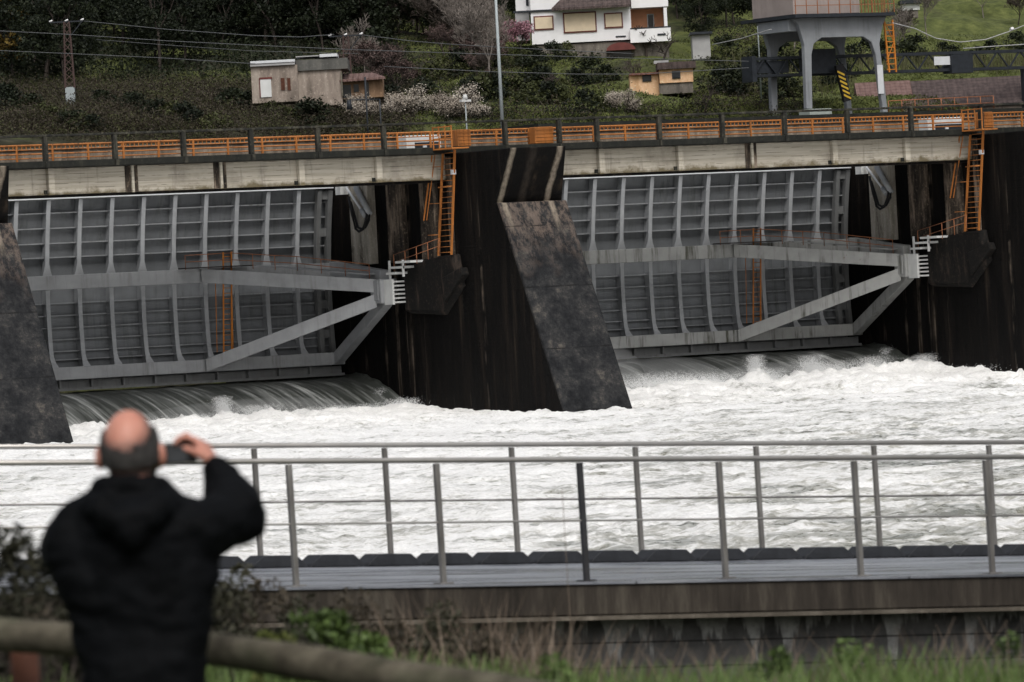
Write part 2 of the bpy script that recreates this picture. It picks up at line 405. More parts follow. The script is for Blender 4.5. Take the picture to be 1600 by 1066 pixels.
# ------------------------------------------------------------------ mesh building
def finish(o, label=None, cat=None, group=None, kind=None):
    if label: o['label'] = label
    if cat: o['category'] = cat
    if group: o['group'] = group
    if kind: o['kind'] = kind
    return o
def empty(name, loc, label, cat, group=None, rz=0):
    o = bpy.data.objects.new(name, None); COL.objects.link(o); o.location = loc; o.rotation_euler = (0, 0, rz)
    o.empty_display_size = .3
    return finish(o, label, cat, group)
def np_mesh(name, V, Q, mat, n=4, smooth=False):
    V = np.asarray(V, dtype=np.float32); Q = np.asarray(Q, dtype=np.int32)
    me = bpy.data.meshes.new(name); me.vertices.add(len(V)); me.vertices.foreach_set('co', V.ravel())
    me.loops.add(Q.size); me.loops.foreach_set('vertex_index', Q.ravel())
    me.polygons.add(len(Q)); me.polygons.foreach_set('loop_start', np.arange(0, Q.size, n, dtype=np.int32))
    me.polygons.foreach_set('loop_total', np.full(len(Q), n, dtype=np.int32))
    if smooth: me.polygons.foreach_set('use_smooth', np.ones(len(Q), dtype=bool))
    me.update(calc_edges=True); me.validate()
    me.materials.append(mat); return me
def link(name, me, parent=None, loc=(0, 0, 0)):
    o = bpy.data.objects.new(name, me); COL.objects.link(o); o.location = loc
    if parent: o.parent = parent
    return o
class MB:
    def __init__(s): s.v = []; s.f = []; s.sm = []
    def add(s, vs, fs, smooth=False):
        b = len(s.v); s.v += [tuple(q) for q in vs]; s.f += [tuple(i+b for i in f) for f in fs]; s.sm += [smooth]*len(fs); return s
    def box(s, x0, x1, y0, y1, z0, z1):
        vs = [(x, y, z) for z in (z0, z1) for y in (y0, y1) for x in (x0, x1)]
        return s.add(vs, [(0, 2, 3, 1), (4, 5, 7, 6), (0, 1, 5, 4), (2, 6, 7, 3), (0, 4, 6, 2), (1, 3, 7, 5)])
    def beam(s, p, q, w, h, upv=(0, 0, 1)):       # rectangular bar, w across, h along up
        p = Vector(p); q = Vector(q); d = (q-p).normalized(); u = Vector(upv)
        a = d.cross(u)
        if a.length < 1e-4: a = d.cross(Vector((0, 1, 0)))
        a.normalize(); b = a.cross(d).normalized()
        vs = [e + a*i*w/2 + b*j*h/2 for e in (p, q) for i, j in ((-1, -1), (1, -1), (1, 1), (-1, 1))]
        return s.add(vs, [(0, 3, 2, 1), (4, 5, 6, 7), (0, 1, 5, 4), (1, 2, 6, 5), (2, 3, 7, 6), (3, 0, 4, 7)])
    def tube(s, p, q, r0, r1=None, n=8, cap=True):
        r1 = r0 if r1 is None else r1
        p = Vector(p); q = Vector(q); d = (q-p).normalized()
        a = d.cross(Vector((0, 0, 1)) if abs(d.z) < .95 else Vector((1, 0, 0))).normalized(); b = d.cross(a)
        vs = []
        for e, r in ((p, r0), (q, r1)):
            vs += [e + a*math.cos(t)*r + b*math.sin(t)*r for t in [2*math.pi*k/n for k in range(n)]]
        s.add(vs, [(k, (k+1) % n, n+(k+1) % n, n+k) for k in range(n)], True)
        if cap: s.add([], []); b0 = len(s.v)-2*n; s.f += [tuple(b0+k for k in range(n))[::-1], tuple(b0+n+k for k in range(n))]; s.sm += [False, False]
        return s
    def path(s, pts, r, n=6):
        pts = [Vector(p) for p in pts]; rings = []
        for i, p in enumerate(pts):
            d = (pts[min(i+1, len(pts)-1)]-pts[max(i-1, 0)]).normalized()
            a = d.cross(Vector((0, 0, 1)) if abs(d.z) < .95 else Vector((1, 0, 0))).normalized(); b = d.cross(a)
            rr = r[i] if isinstance(r, (list, tuple)) else r
            rings.append([p + a*math.cos(t)*rr + b*math.sin(t)*rr for t in [2*math.pi*k/n for k in range(n)]])
        vs = [q for g in rings for q in g]
        fs = [(i*n+k, i*n+(k+1) % n, (i+1)*n+(k+1) % n, (i+1)*n+k) for i in range(len(pts)-1) for k in range(n)]
        s.add(vs, fs, True); b0 = len(s.v)-len(vs)
        s.f += [tuple(b0+k for k in range(n))[::-1], tuple(b0+len(vs)-n+k for k in range(n))]; s.sm += [False, False]
        return s
    def prism(s, poly, off):                       # polygon extruded by a vector
        n = len(poly); off = Vector(off); a = [Vector(p) for p in poly]
        vs = a + [p+off for p in a]
        return s.add(vs, [tuple(range(n))[::-1], tuple(range(n, 2*n))] + [(k, (k+1) % n, n+(k+1) % n, n+k) for k in range(n)])
    def build(s, name, mat, parent=None, local=False, bevel=0):
        V = np.array(s.v); 
        if parent is not None:
            org = np.zeros(3); q_ = parent
            while q_ is not None and not local: org = org + np.array(q_.location); q_ = q_.parent
            loc = (0, 0, 0)
        else:
            mn = V.min(0); mx = V.max(0); org = np.array([(mn[0]+mx[0])/2, (mn[1]+mx[1])/2, mn[2]]); loc = tuple(org)
        me = bpy.data.meshes.new(name); me.from_pydata([tuple(q) for q in V-org], [], s.f)
        me.polygons.foreach_set('use_smooth', s.sm); me.materials.append(mat)
        import bmesh
        bm = bmesh.new(); bm.from_mesh(me); bmesh.ops.recalc_face_normals(bm, faces=bm.faces); bm.to_mesh(me); bm.free(); me.update()
        o = link(name, me, parent, loc)
        if bevel:
            b = o.modifiers.new('bevel', 'BEVEL'); b.width = bevel; b.segments = 1; b.limit_method = 'ANGLE'
        return o
def dup(root, loc, label=None, group=None, cat=None, rz=None, scale=None):
    def cp(o, par):
        c = o.copy(); COL.objects.link(c); c.parent = par
        for ch in list(o.children): cp(ch, c)
        return c
    r = cp(root, None); r.location = loc
    if rz is not None: r.rotation_euler = (0, 0, rz)
    if scale is not None: r.scale = scale if isinstance(scale, (tuple, list)) else (scale,)*3
    if label: r['label'] = label
    if group: r['group'] = group
    return r

# ------------------------------------------------------------------ terrain
def hz(X, Y):
    L = X*CA - Y*SA; D = X*SA + Y*CA
    t = D - (344 + .55*L)
    f = np.interp(t, [-30, -6, 0, 16, 56, 106, 206, 420, 900], [8, 11, 13.3, 16.9, 21.3, 27.5, 42, 85, 190])
    f = f + .35*np.sin(X*.21+1)*np.cos(Y*.17) + .3*np.sin(X*.53+Y*.31) + .9*np.sin(L*.07+.6)*np.clip(t/60, 0, 1)
    ter = .8/(1+np.exp(-(L-2)/6))            # terraces on the right
    return f - ter*1.9/6.283*np.sin(f*6.283/1.9)
def hit(px, py):                              # sight line down to the hillside
    d = ray(px, py); lo = 335.
    for k in range(1500):
        D = lo + k*.3; p = CP + d*D
        if p.z <= float(hz(p.x, p.y)): return p, D
    return p, D
gl = np.concatenate([np.linspace(-160, -50, 30), np.linspace(-49, 60, 200), np.linspace(62, 220, 40)])
gd = np.concatenate([np.linspace(325, 470, 260), np.linspace(472, 1100, 90)])
LL, DD = np.meshgrid(gl, gd); XX = DD*SA + LL*CA; YY = DD*CA - LL*SA
ZZ = hz(XX, YY) + .5*(fbm(XX*.8, YY*.8, 3)-.5)
# keep the hill behind the dam
ZZ = np.where(YY < 303, -8, ZZ)
V = np.stack([XX, YY, ZZ], -1).reshape(-1, 3); nr, nc = XX.shape
idx = np.arange(nr*nc).reshape(nr, nc)
Q = np.stack([idx[:-1, :-1], idx[:-1, 1:], idx[1:, 1:], idx[1:, :-1]], -1).reshape(-1, 4)
finish(link('hillside', np_mesh('hillside', V, Q, M['hill'], smooth=True)), kind='structure')

# ------------------------------------------------------------------ water
def wh(X, Y):
    a = .46 + .42*np.exp(-np.clip(276-Y, 0, 999)/26)
    a = a*(.55+.9*fbm(X/14, Y/11, 91, 2))
    h = .35*(fbm(X/6.5, Y/4.2, 1)-.5)*2 + .55*(ridged(X/3.4, Y/1.9, 5)-.35) + .30*(ridged(X/1.1, Y/.75, 9)-.35) + .12*(vn(X/.35, Y/.3, 2)-.5)
    return h*a - .22 + (.30+.42*np.clip((X-176)/16, 0, 1))*np.clip((Y-268.5)/10.5, 0, 1)
gu = np.linspace(-.125, .14, 560)
gd = [50.]
while gd[-1] < 352: gd.append(gd[-1] + min(.30, max(.09, gd[-1]**2/46080*.9)))
gd = np.array(gd)
UU, DD = np.meshgrid(gu, gd); LL = UU*DD; XX = DD*SA + LL*CA; YY = DD*CA - LL*SA
ZZ = wh(XX, YY)
# boils and splashes thrown up where the chutes land
def boil(x, y, r, h, ry=None):
    global ZZ
    ry = ry or r
    g = np.exp(-((XX-x)/r)**2 - ((YY-y)/ry)**2)
    ZZ = ZZ + .55*h*g*(.35+1.1*ridged(XX/.5, YY/.5, int(abs(x)*7) % 50))
for x, y, r, h in ((158.6, 283.0, .8, 1.0), (160, 282.4, 2.2, .45), (155.5, 282.5, 2.2, .4), (164, 281.5, 3, .45), (168, 280.5, 2, .5), (152, 280.5, 3, .35), (148, 279, 3, .3),
                   (192.4, 282.5, .7, 1.2), (196.2, 282.2, 2.4, .75), (199.6, 281.6, 2.2, .55), (188.5, 282, 2.5, .5), (203, 281, 1.8, .7), (185.5, 280, 3, .6), (181, 276, 4, .4), (206, 276, 5, .4)):
    boil(x, y, r, h)
V = np.stack([XX, YY, ZZ], -1).reshape(-1, 3); nr, nc = XX.shape
idx = np.arange(nr*nc).reshape(nr, nc)
Q = np.stack([idx[:-1, :-1], idx[:-1, 1:], idx[1:, 1:], idx[1:, :-1]], -1).reshape(-1, 4)
keep = (YY[:-1, :-1] > 52.6).ravel() & (YY[:-1, :-1] < 288).ravel()
finish(link('river_water', np_mesh('river_water', V, Q[keep], M['water'], smooth=True)), kind='structure')
MB().box(-400, 900, 52, 285, -3, -1.0).build('water_depth', M['water'])
finish(bpy.data.objects['water_depth'], kind='structure').name = 'deep_water'

# ------------------------------------------------------------------ dam
XL, XR = 169.57, 173.74
PX = {'a': -32.7, 'b': 0.0, 'c': 34.45}
def pier(dx, label, x_l=None, full=True):
    xl, xr = XL+dx, XR+dx
    o = empty('dam_pier', ((xl+xr)/2, 269.9, 0), label, 'dam pier', 'concrete piers between the sluice gates')
    prof = [(265.2, -3), (271.9, 10.93), (272.35, 10.93), (270.7, 13.735), (302, 13.735), (302, -3)]
    b = MB().prism([(xl, y, z) for y, z in prof], (xr-xl, 0, 0)); q_ = b.v[9]; b.v[9] = (q_[0]-.62, q_[1], q_[2]); b.build('pier_body', M['pier'], o, bevel=.04)
    # pale guide column and stained pilasters on the bay side
    for y0, y1, p, mt in ((284.5, 286.45, .5, 'column'), (281.3, 282.9, .3, 'column_dark'), (278.0, 279.5, .28, 'column_dark'), (276.5, 276.9, .12, 'column_dark')):
        MB().box(xl-p, xl+.02, y0, y1, 8.2, 13.6).build('pilaster', M[mt], o, bevel=.03)
    # corbel the trunnion bears on
    c = MB(); P = [(xl, 281.2, 8.3), (xl, 276.0, 8.45), (xl, 275.6, 6.7), (xl, 277.6, 5.2), (xl, 281.3, 5.4)]
    R_ = [(xl-.55, 281.15, 8.15), (xl-.45, 276.3, 8.3), (xl-.30, 275.9, 6.9), (xl-.22, 277.8, 5.45), (xl-.5, 281.2, 5.6)]
    c.add(P+R_, [(0, 1, 2, 3, 4), (9, 8, 7, 6, 5)] + [(k, k+5, (k+1) % 5+5, (k+1) % 5) for k in range(5)])
    c.build('corbel', M['rock'], o, bevel=.06)
    c = MB(); P = [(xl, 277.4, 7.2), (xl, 275.4, 7.7), (xl, 275.2, 7.3), (xl, 277.2, 5.9)]
    c.prism(P, (-.45, 0, 0)); c.build('corbel_ledge', M['rock'], o, bevel=.04)
    for dz_, off in ((-1.2, .0),):
        for q in range(5):
            zz = 1.9+q*1.35
            MB().box(xl-.05, xl+.02, 274.5+(q % 2)*.2, 288, zz, zz+.06).build('pour_lip', M['slab'], o) if q < 0 else None
    return o
pier(PX['b'], 'tall dark concrete pier in the middle, its sloping nose between the two gates')
pier(PX['a'], 'dark concrete pier at the left edge behind the man, cut off by the frame')
pier(PX['c'], 'black wet concrete pier at the right edge beyond the second gate')

def gate(dx, label, worn, nribs):
    xe = XL+dx-.25
    x0 = XL+dx-28.6
    o = empty('sluice_gate', ((x0+xe)/2, 289, 2.2), label, 'sluice gate', 'grey radial sluice gates of the dam')
    Yf = lambda z: 289.28-(z-6.3)**2/(2*26)
    zs = list(np.linspace(2.75, 12.45, 26))
    # skin plate with its horizontal stringers
    s = MB(); n = len(zs)
    dsk = .60
    vs = [(x, Yf(z)+dsk, z) for z in zs for x in (x0, xe)] + [(x, Yf(z)+dsk+.12, z) for z in zs for x in (x0, xe)]
    fs = [(2*k, 2*k+1, 2*k+3, 2*k+2) for k in range(n-1)] + [(2*n+2*k, 2*n+2*k+2, 2*n+2*k+3, 2*n+2*k+1) for k in range(n-1)]
    fs += [(0, 2*n, 2*n+1, 1), (2*n-2, 2*n-1, 4*n-1, 4*n-2)]
    s.add(vs, fs, False)
    sk = s.build('skin_plate', M['gate_skin'], o)
    s = MB()
    for z in (11.75, 10.95, 10.15, 9.4, 6.95, 6.3, 5.65, 5.02, 4.4, 3.95):
        y = Yf(z)+dsk; s.box(x0, xe, y-.30, y-.002, z-.015, z+.015); s.box(x0, xe, y-.32, y-.302, z-.04, z+.025)
    s.build('stringer', M['gate_stringer'], sk)
    # curved ribs
    xr_ = [XL+dx-2.33-1.915*k for k in range(nribs)]
    for i, x in enumerate(xr_):
        r = MB()
        for (za, zb) in ((2.9, 3.0), (3.55, 7.65), (8.4, 12.40)) if False else ((3.5, 7.66), (8.42, 12.42)):
            zz = np.linspace(za, zb, 14)
            w = []
            for z in zz:
                e = .12
                d = min(abs(z-za), 9)
                if d < .42: e = .12 + .13*(1-d/.42)
                if za > 8 and z-za < .5: e = .12+.16*(1-(z-za)/.5)
                if za < 8 and (zb-z) < .25: e = .14
                push = 0
                if z < 4.3: push = (4.3-z)**2*.45
                w.append((z, e, Yf(z)-push*1.0))
            vs = []; fs = []
            for z, e, y in w: vs += [(x-e, y, z), (x+e, y, z), (x+e, y+.04, z), (x-e, y+.04, z)]
            m_ = len(w)
            for k in range(m_-1):
                a = 4*k
                fs += [(a, a+1, a+5, a+4), (a+1, a+2, a+6, a+5), (a+2, a+3, a+7, a+6), (a+3, a, a+4, a+7)]
            fs += [(0, 3, 2, 1), (4*m_-4, 4*m_-3, 4*m_-2, 4*m_-1)]
            r.add(vs, fs)
            vs = []; fs = []
            for z, e, y in w: vs += [(x-.03, y+.041, z), (x+.03, y+.041, z), (x+.03, Yf(z)+dsk-.003, z), (x-.03, Yf(z)+dsk-.003, z)]
            for k in range(m_-1):
                a = 4*k
                fs += [(a, a+1, a+5, a+4), (a+1, a+2, a+6, a+5), (a+2, a+3, a+7, a+6), (a+3, a, a+4, a+7)]
            r.add(vs, fs)
        r.build('rib', M['gate_rib'], o)
    # end frame with lightening holes
    e = MB()
    for xx, w in ((XL+dx-1.02, .13), (XL+dx-.34, .13)):
        zz = np.linspace(2.9, 12.4, 14)
        for k in range(13): e.beam((xx, Yf(zz[k])+.15, zz[k]), (xx, Yf(zz[k+1])+.15, zz[k+1]), .26, .3, (0, 1, 0))
    for z in (3.1, 4.6, 6.2, 8.2, 10.1, 12.1): e.box(XL+dx-.9, XL+dx-.46, Yf(z)+.12, Yf(z)+.3, z-.22, z+.22)
    e.build('end_frame', M['gate_lip'], o)
    # top pipe and bottom lip
    MB().box(x0, xe, Yf(12.5)-.12, Yf(12.5)+.95, 12.47, 12.60).build('top_plate', M['light_steel'], o)
    lp = MB().box(x0, xe, 288.3, 288.55, 2.28, 2.42).box(x0, xe, 288.62, 289.6, 2.3, 2.80)
    for x in xr_: lp.box(x-.06, x+.06, 288.35, 288.62, 2.42, 2.86)
    lp.build('bottom_lip', M['gate_lip'], o)
    bm_ = M['gate_beam_worn'] if worn else M['gate_beam']
    xb = XL+dx-8.95                                         # where the inner arms leave the beams
    tx, ty, tz = XL+dx-1.0, 282.6, 6.62                     # trunnion
    for nm, z0, z1 in (('upper_beam', 7.66, 8.42), ('lower_beam', 2.88, 3.55)):
        MB().box(x0, xe-.1, 288.0, 288.75, z0, z1).build(nm, bm_, o, bevel=.02)
    def arm(xa, za, h0, h1, zt, w=.55, xt=0):
        p = Vector((xa, 288.02, za)); q = Vector((tx+xt, ty, zt))
        d = q-p; hd = Vector((d.x, d.y, 0)).normalized(); sd = Vector((hd.y, -hd.x, 0))
        vs = []
        for e_, h in ((p, h0), (q, h1)):
            for i, j in ((-1, -1), (1, -1), (1, 1), (-1, 1)): vs.append(e_ + sd*i*w/2 + Vector((0, 0, j*h/2)))
        return MB().add(vs, [(0, 3, 2, 1), (4, 5, 6, 7), (0, 1, 5, 4), (1, 2, 6, 5), (2, 3, 7, 6), (3, 0, 4, 7)])
    arm(xb, 8.04, .76, .72, 7.0, xt=-.35).build('arm', bm_, o, bevel=.02)
    arm(XL+dx-.75, 8.10, .76, .74, 7.45, xt=.2).build('arm', bm_, o, bevel=.02)
    arm(xb, 3.22, .70, .74, 6.22, xt=-.35).build('arm', bm_, o, bevel=.02)
    arm(XL+dx-.75, 3.22, .68, .62, 6.2, xt=.3).build('arm', bm_, o, bevel=.02)
    # trunnion: boss, hub and bearing stack
    t_ = MB().box(tx-.55, tx+.5, ty-.75, ty+.25, 6.05, 7.35)
    t_.box(tx-.62, tx-.56, ty-.6, ty+.2, 6.2, 7.3)
    t_.build('trunnion', bm_, o, bevel=.05)
    b = MB()
    for k in range(6): b.box(tx-.3, XL+dx-.01, ty-1.55, ty-.77, 6.02+k*.22, 6.02+k*.22+.09)
    b.box(tx-.33, tx-.2, ty-1.6, ty-.76, 5.95, 7.3)
    b.build('bearing', M['white_paint'], o)
    # grating walkway on the beam and along the inner arm, and its orange handrail
    wk = MB().box(XL+dx-10.4, XL+dx-6.2, 287.2, 287.98, 8.44, 8.50)
    MB().prism([(XL+dx-6.15, 287.0, 8.40), (XL+dx-5.2, 287.9, 8.40), (tx+.3, ty+.5, 7.62), (tx-.6, ty+.5, 7.62)], (0, 0, .06)).build('walkway_plate', bm_, o)
    wk.build('walkway', M['grate'], o)
    pts = [(XL+dx-10.35, 287.25, 8.48), (XL+dx-7.6, 287.2, 8.5), (XL+dx-4.6, 285.3, 8.12), (XL+dx-1.5, 283.0, 7.5)]
    hr = MB()
    for h in (.32, .68):
        for a, b_ in zip(pts, pts[1:]): hr.tube(Vector(a)+Vector((0, 0, h)), Vector(b_)+Vector((0, 0, h)), .022, n=5)
    for a, b_ in zip(pts, pts[1:]):
        k = max(1, round((Vector(b_)-Vector(a)).length/1.3))
        for j in range(k+1):
            p = Vector(a).lerp(Vector(b_), j/k); hr.tube(p+Vector((0, 0, -.1)), p+Vector((0, 0, .69)), .022, n=5)
    hr.build('handrail', M['orange_dull'], o)
    ld = MB(); lx = XL+dx-7.75
    for e in (0, .5): ld.beam((lx+e, 287.7, 9.25), (lx+e-.02, 288.2, 3.7), .07, .06, (0, 1, 0))
    for k in range(19): z = 9.0-k*.28; yy = 287.7+(9.25-z)*.09; ld.tube((lx, yy, z), (lx+.5, yy, z), .016, n=4)
    for e in (-.25, .75): ld.beam((lx+e, 288.25, 8.0), (lx+e, 288.5, 3.9), .03, .03, (0, 1, 0))
    ld.build('ladder', M['orange_bright'] if not worn else M['orange'], o)
    return o
gate(0, 'clean grey radial gate in the left bay, water pouring under its full width', False, 14)
gate(PX['c'], 'grey radial gate in the right bay with rust-streaked, mossy lower arms', True, 14)

# fast water sliding down each chute
def chute(dx, name):
    x0, x1 = XL+dx-28.8, XL+dx-.02
    nu, nv = 260, 40; uu, vv = np.meshgrid(np.linspace(0, 1, nu), np.linspace(0, 1, nv))
    Y = 289.6 - 10.6*vv
    Z = 2.12 - .08*vv*6 + 0*vv
    s = np.clip((289.4-Y)/7.4, 0, 2)
    Z = 2.15 - 2.0*s**2.1*.98 + .10*(fbm(uu*60, vv*3, 5)-.5) + .05*(vn(uu*240, vv*4, 8)-.5)
    edge = np.exp(-((1-uu)*28.8/.5)**2) + np.exp(-(uu*28.8/.5)**2)
    Z = Z + .28*edge*np.clip(s*3, 0, 1)*(1+.5*vn(vv*30, uu*9, 3)) + .05
    Z = np.maximum(Z, -1)
    X = x0 + (x1-x0)*uu
    V = np.stack([X, Y, Z], -1).reshape(-1, 3); idx = np.arange(nu*nv).reshape(nv, nu)
    Q = np.stack([idx[:-1, :-1], idx[:-1, 1:], idx[1:, 1:], idx[1:, :-1]], -1).reshape(-1, 4)
    me = np_mesh(name, V, Q, M['chute'], smooth=True)
    ul = me.uv_layers.new(name='UVMap'); li = np.empty(len(me.loops), dtype=np.int32); me.loops.foreach_get('vertex_index', li)
    uv = np.stack([uu.ravel(), vv.ravel()], -1)[li].astype(np.float32); ul.data.foreach_set('uv', uv.ravel())
    return finish(link(name, me), kind='structure')
chute(0, 'chute_water'); chute(PX['c'], 'chute_water')
MB().box(130, 240, 289.2, 303, -3, 1.9).build('spillway_sill', M['slab']).__setitem__('kind', 'structure')

# deck over the bays: girder, slab
def deck_span(x0, x1, gx, label, mossy):
    o = empty('bridge_girder', ((x0+x1)/2, 277, 12.35), label, 'bridge girder', 'pale concrete girders carrying the deck')
    MB().box(x0, x1, 277.0, 278.0, 12.38, 13.73).build('girder_web', M['girder'], o, bevel=.03)
    for i, x in enumerate(gx):
        if i in mossy:
            MB().box(x-.42, x+.30, 276.93, 276.998, 12.38, 13.728).build('mossy_joint', M['column_dark'], o)
            MB().box(x-.12, x+.02, 276.80, 276.928, 12.36, 13.725).build('stiffener', M['girder'], o)
        else:
            MB().box(x-.17, x+.17, 276.70, 276.998, 12.36, 13.728).build('stiffener', M['girder'], o, bevel=.02)
            MB().box(x-.34, x-.18, 276.88, 276.998, 12.42, 12.62).build('bearing_block', M['slab'], o)
    MB().box(x0, x1, 277.3, 277.9, 12.25, 12.377).build('girder_flange', M['rock'], o)
deck_span(XR-32.7+.03, XL-.03, [145.9, 150.7, 155.9, 160.6, 165.3], 'pale board-marked concrete girder above the left gate, two mossy joints', {1, 2})
deck_span(XR+.03, XL+34.42, [179.2, 184.3, 189.1, 194.5, 199.4], 'pale concrete girder above the right gate with one dark stained joint', {2})
MB().box(120, 250, 276.15, 284.5, 13.74, 14.08).build('bridge_deck', M['slab'], bevel=.03)
finish(bpy.data.objects['bridge_deck'], kind='structure')
MB().box(120, 250, 277.2, 284.2, 14.084, 14.1).build('deck_road', M['asphalt'])
finish(bpy.data.objects['deck_road'], kind='structure')
# concrete parapet, then orange railing inside it
pa = empty('concrete_parapet', (174, 276.3, 14.08), 'dark lichen-covered concrete parapet running along the whole dam deck', 'parapet')
MB().box(120, 250, 276.2, 276.40, 15.31, 15.43).build('top_rail', M['parapet'], pa, bevel=.02)
xs = [141.2+4.05*k for k in range(-3, 0)] + [145.4, 149.4, 153.4, 157.4, 161.4, 165.4, 172.9, 176.3, 178.7, 182.7, 186.8, 190.9, 195.1, 199.4, 204.2, 208.2, 212.2]
for x in xs:
    MB().box(x-.12, x+.12, 276.17, 276.43, 14.082, 15.308).build('post', M['parapet'], pa, bevel=.02)
    MB().box(x-.1, x+.1, 276.05, 276.148, 13.75, 14.05).build('bracket', M['parapet'], pa)
og = empty('orange_railing', (174, 278, 14.1), 'orange painted railing with close balusters just inside the deck parapet', 'railing')
r = MB()
for z, rr in ((14.95, .05), (14.72, .03), (14.50, .045), (14.28, .035)): r.tube((125, 277.6, z), (245, 277.6, z), rr, n=6)
r.build('rail', M['orange'], og)
rest = MB(); shown = 0
for k in range(1, 480):
    x = 126+k*.25
    q = MB() if 144 <= x < 169 else rest
    q.box(x-.02, x+.02, 277.58, 277.62, 14.73, 14.93)
    if q is not rest: q.build('baluster', M['orange'], og)
finish(rest.build('baluster', M['orange'], og), kind='stuff')
for k in range(60):
    x = 126+k*2.05
    if 140 < x < 215: MB().box(x-.05, x+.05, 277.56, 277.65, 14.12, 14.98).build('post', M['orange'], og)
MB().box(122, 248, 281.3, 281.7, 14.1, 14.82).box(122, 248, 281.2, 281.8, 14.821, 14.92).build('crane_runway_wall', M['tan'])
finish(bpy.data.objects['crane_runway_wall'], 'tan concrete runway wall behind the orange railing on the deck', 'low wall')
r = MB().tube((122, 280.6, 15.05), (186, 280.6, 15.0), .06, n=6)
r.build('service_pipe', M['orange_dull']); finish(bpy.data.objects['service_pipe'], 'faded orange pipe along the deck behind the railing', 'pipe')

# ladders with hooped tops
def ladder(dx, label):
    x = XL+dx-.55
    o = empty('access_ladder', (x, 276.5, 8.4), label, 'ladder', 'orange access ladders on the piers')
    a0, a1 = Vector((x, 276.35, 13.9)), Vector((x, 277.35, 8.4)); b0, b1 = Vector((x, 275.15, 13.9)), Vector((x, 276.05, 8.4))
    s = MB()
    s.beam(a0, a1, .10, .10, (0, 1, 0)); s.beam(b0, b1, .10, .10, (0, 1, 0)); s.build('side_rail', M['orange'], o)
    s = MB()
    for k in range(19):
        t = (k+.5)/19; s.tube(a0.lerp(a1, t), b0.lerp(b1, t), .018, n=5)
    s.build('rungs_set', M['orange'], o)
    s = MB()
    s.beam(a0+Vector((-.35, .55, -.2)), a1+Vector((-.35, .75, 1.9)), .06, .06, (0, 1, 0))
    s.beam(a0+Vector((-.35, .25, -.2)), a1+Vector((-.35, .45, 1.9)), .04, .04, (0, 1, 0))
    for t in (.15, .5, .8): s.tube(a0.lerp(a1, t), a0.lerp(a1, t)+Vector((-.35, .6, 0)), .02, n=5)
    s.tube(a0.lerp(a1, .35)+Vector((-.2, 0, 0)), b0.lerp(b1, .35)+Vector((-.2, -.1, 0)), .035, n=5)
    s.build('safety_rail', M['orange'], o)
    s = MB().box(x-.75, x+.3, 274.2, 276.12, 13.92, 13.99)
    for yy in (274.25, 274.9, 275.5, 276.1):
        s.box(x-.74, x-.69, yy-.03, yy+.03, 13.99, 15.15)
    for z in (14.5, 15.1): s.box(x-.75, x-.7, 274.2, 276.13, z-.03, z+.03)
    s.build('basket', M['orange'], o)
    s = MB(); s.box(x-.12, x+.1, 275.3, 275.5, 12.6, 12.85); s.build('lamp', M['light_steel'], o)
    # slanting handrail down to the trunnion landing
    s = MB()
    p0, p1 = Vector((XL+dx-.75, 276.9, 8.55)), Vector((XL+dx-.95, 281.3, 7.85))
    for h in (.35, .75): s.tube(p0+Vector((0, 0, h)), p1+Vector((0, 0, h)), .02, n=5)
    for k in range(5):
        p = p0.lerp(p1, k/4); s.tube(p-Vector((0, 0, .15)), p+Vector((0, 0, .76)), .025, n=5)
    s.build('landing_rail', M['orange_dull'], o)
    return o
ladder(0, 'orange steel ladder climbing the middle pier beside the left gate')
ladder(PX['c'], 'orange steel ladder on the right pier at the end of the right girder')
for dx, w in ((0, 'left'), (PX['c'], 'right')):
    s = MB(); x = XL+dx-.9
    for k, (y, z) in enumerate(((281.6, 7.55), (281.2, 7.85), (280.6, 8.12))):
        s.box(x-.35, XL+dx-.01, y-.9-k*.3, y+.1, z, z+.12)
    s.box(x-.3, x-.2, 280.0, 280.1, 7.4, 8.3).box(x-.3, x-.2, 281.4, 281.5, 7.3, 8.3)
    o = s.build('landing_steps', M['white_paint']); finish(o, f'grey-white steps above the trunnion of the {w} gate', 'steps', 'landing steps beside the trunnions')
# hydraulic cylinder and hose loop by the guide column
def hoist(dx, label):
    x = XL+dx-.85
    o = empty('gate_hoist', (x, 285.5, 10), label, 'hoist', 'hydraulic hoists beside the gates')
    MB().tube((x, 286.2, 12.55), (x+.1, 284.55, 10.95), .065, n=10).build('piston_rod', M['light_steel'], o)
    MB().tube((x+.15, 285.3, 12.4), (x+.22, 284.1, 10.9), .16, n=12).tube((x+.1, 284.75, 11.15), (x+.1, 284.4, 10.8), .13, n=10).build('cylinder', M['gate_rib'], o)
    for off in (0, .14):
        pts = [(x-.05+off, 285.75+off*.5, 11.9-off*2), (x-.05+off, 285.5, 10.9), (x-.03+off, 285.25, 10.15+off*.6), (x+off, 284.95, 9.98+off), (x+.05+off, 284.6, 10.1+off*.6), (x+.1+off, 284.3-off*.5, 10.6), (x+.1+off, 284.15, 10.95)]
        MB().path(pts, .07, 8).build('hose', M['black'], o)
    MB().box(x-.2, x+.3, 286.35, 286.9, 12.05, 12.5).build('bracket', M['white_paint'], o)
hoist(0, 'pale piston rod and black hose loop hanging by the left gate')
hoist(PX['c'], 'pale piston rod and black hose loop hanging by the right gate')

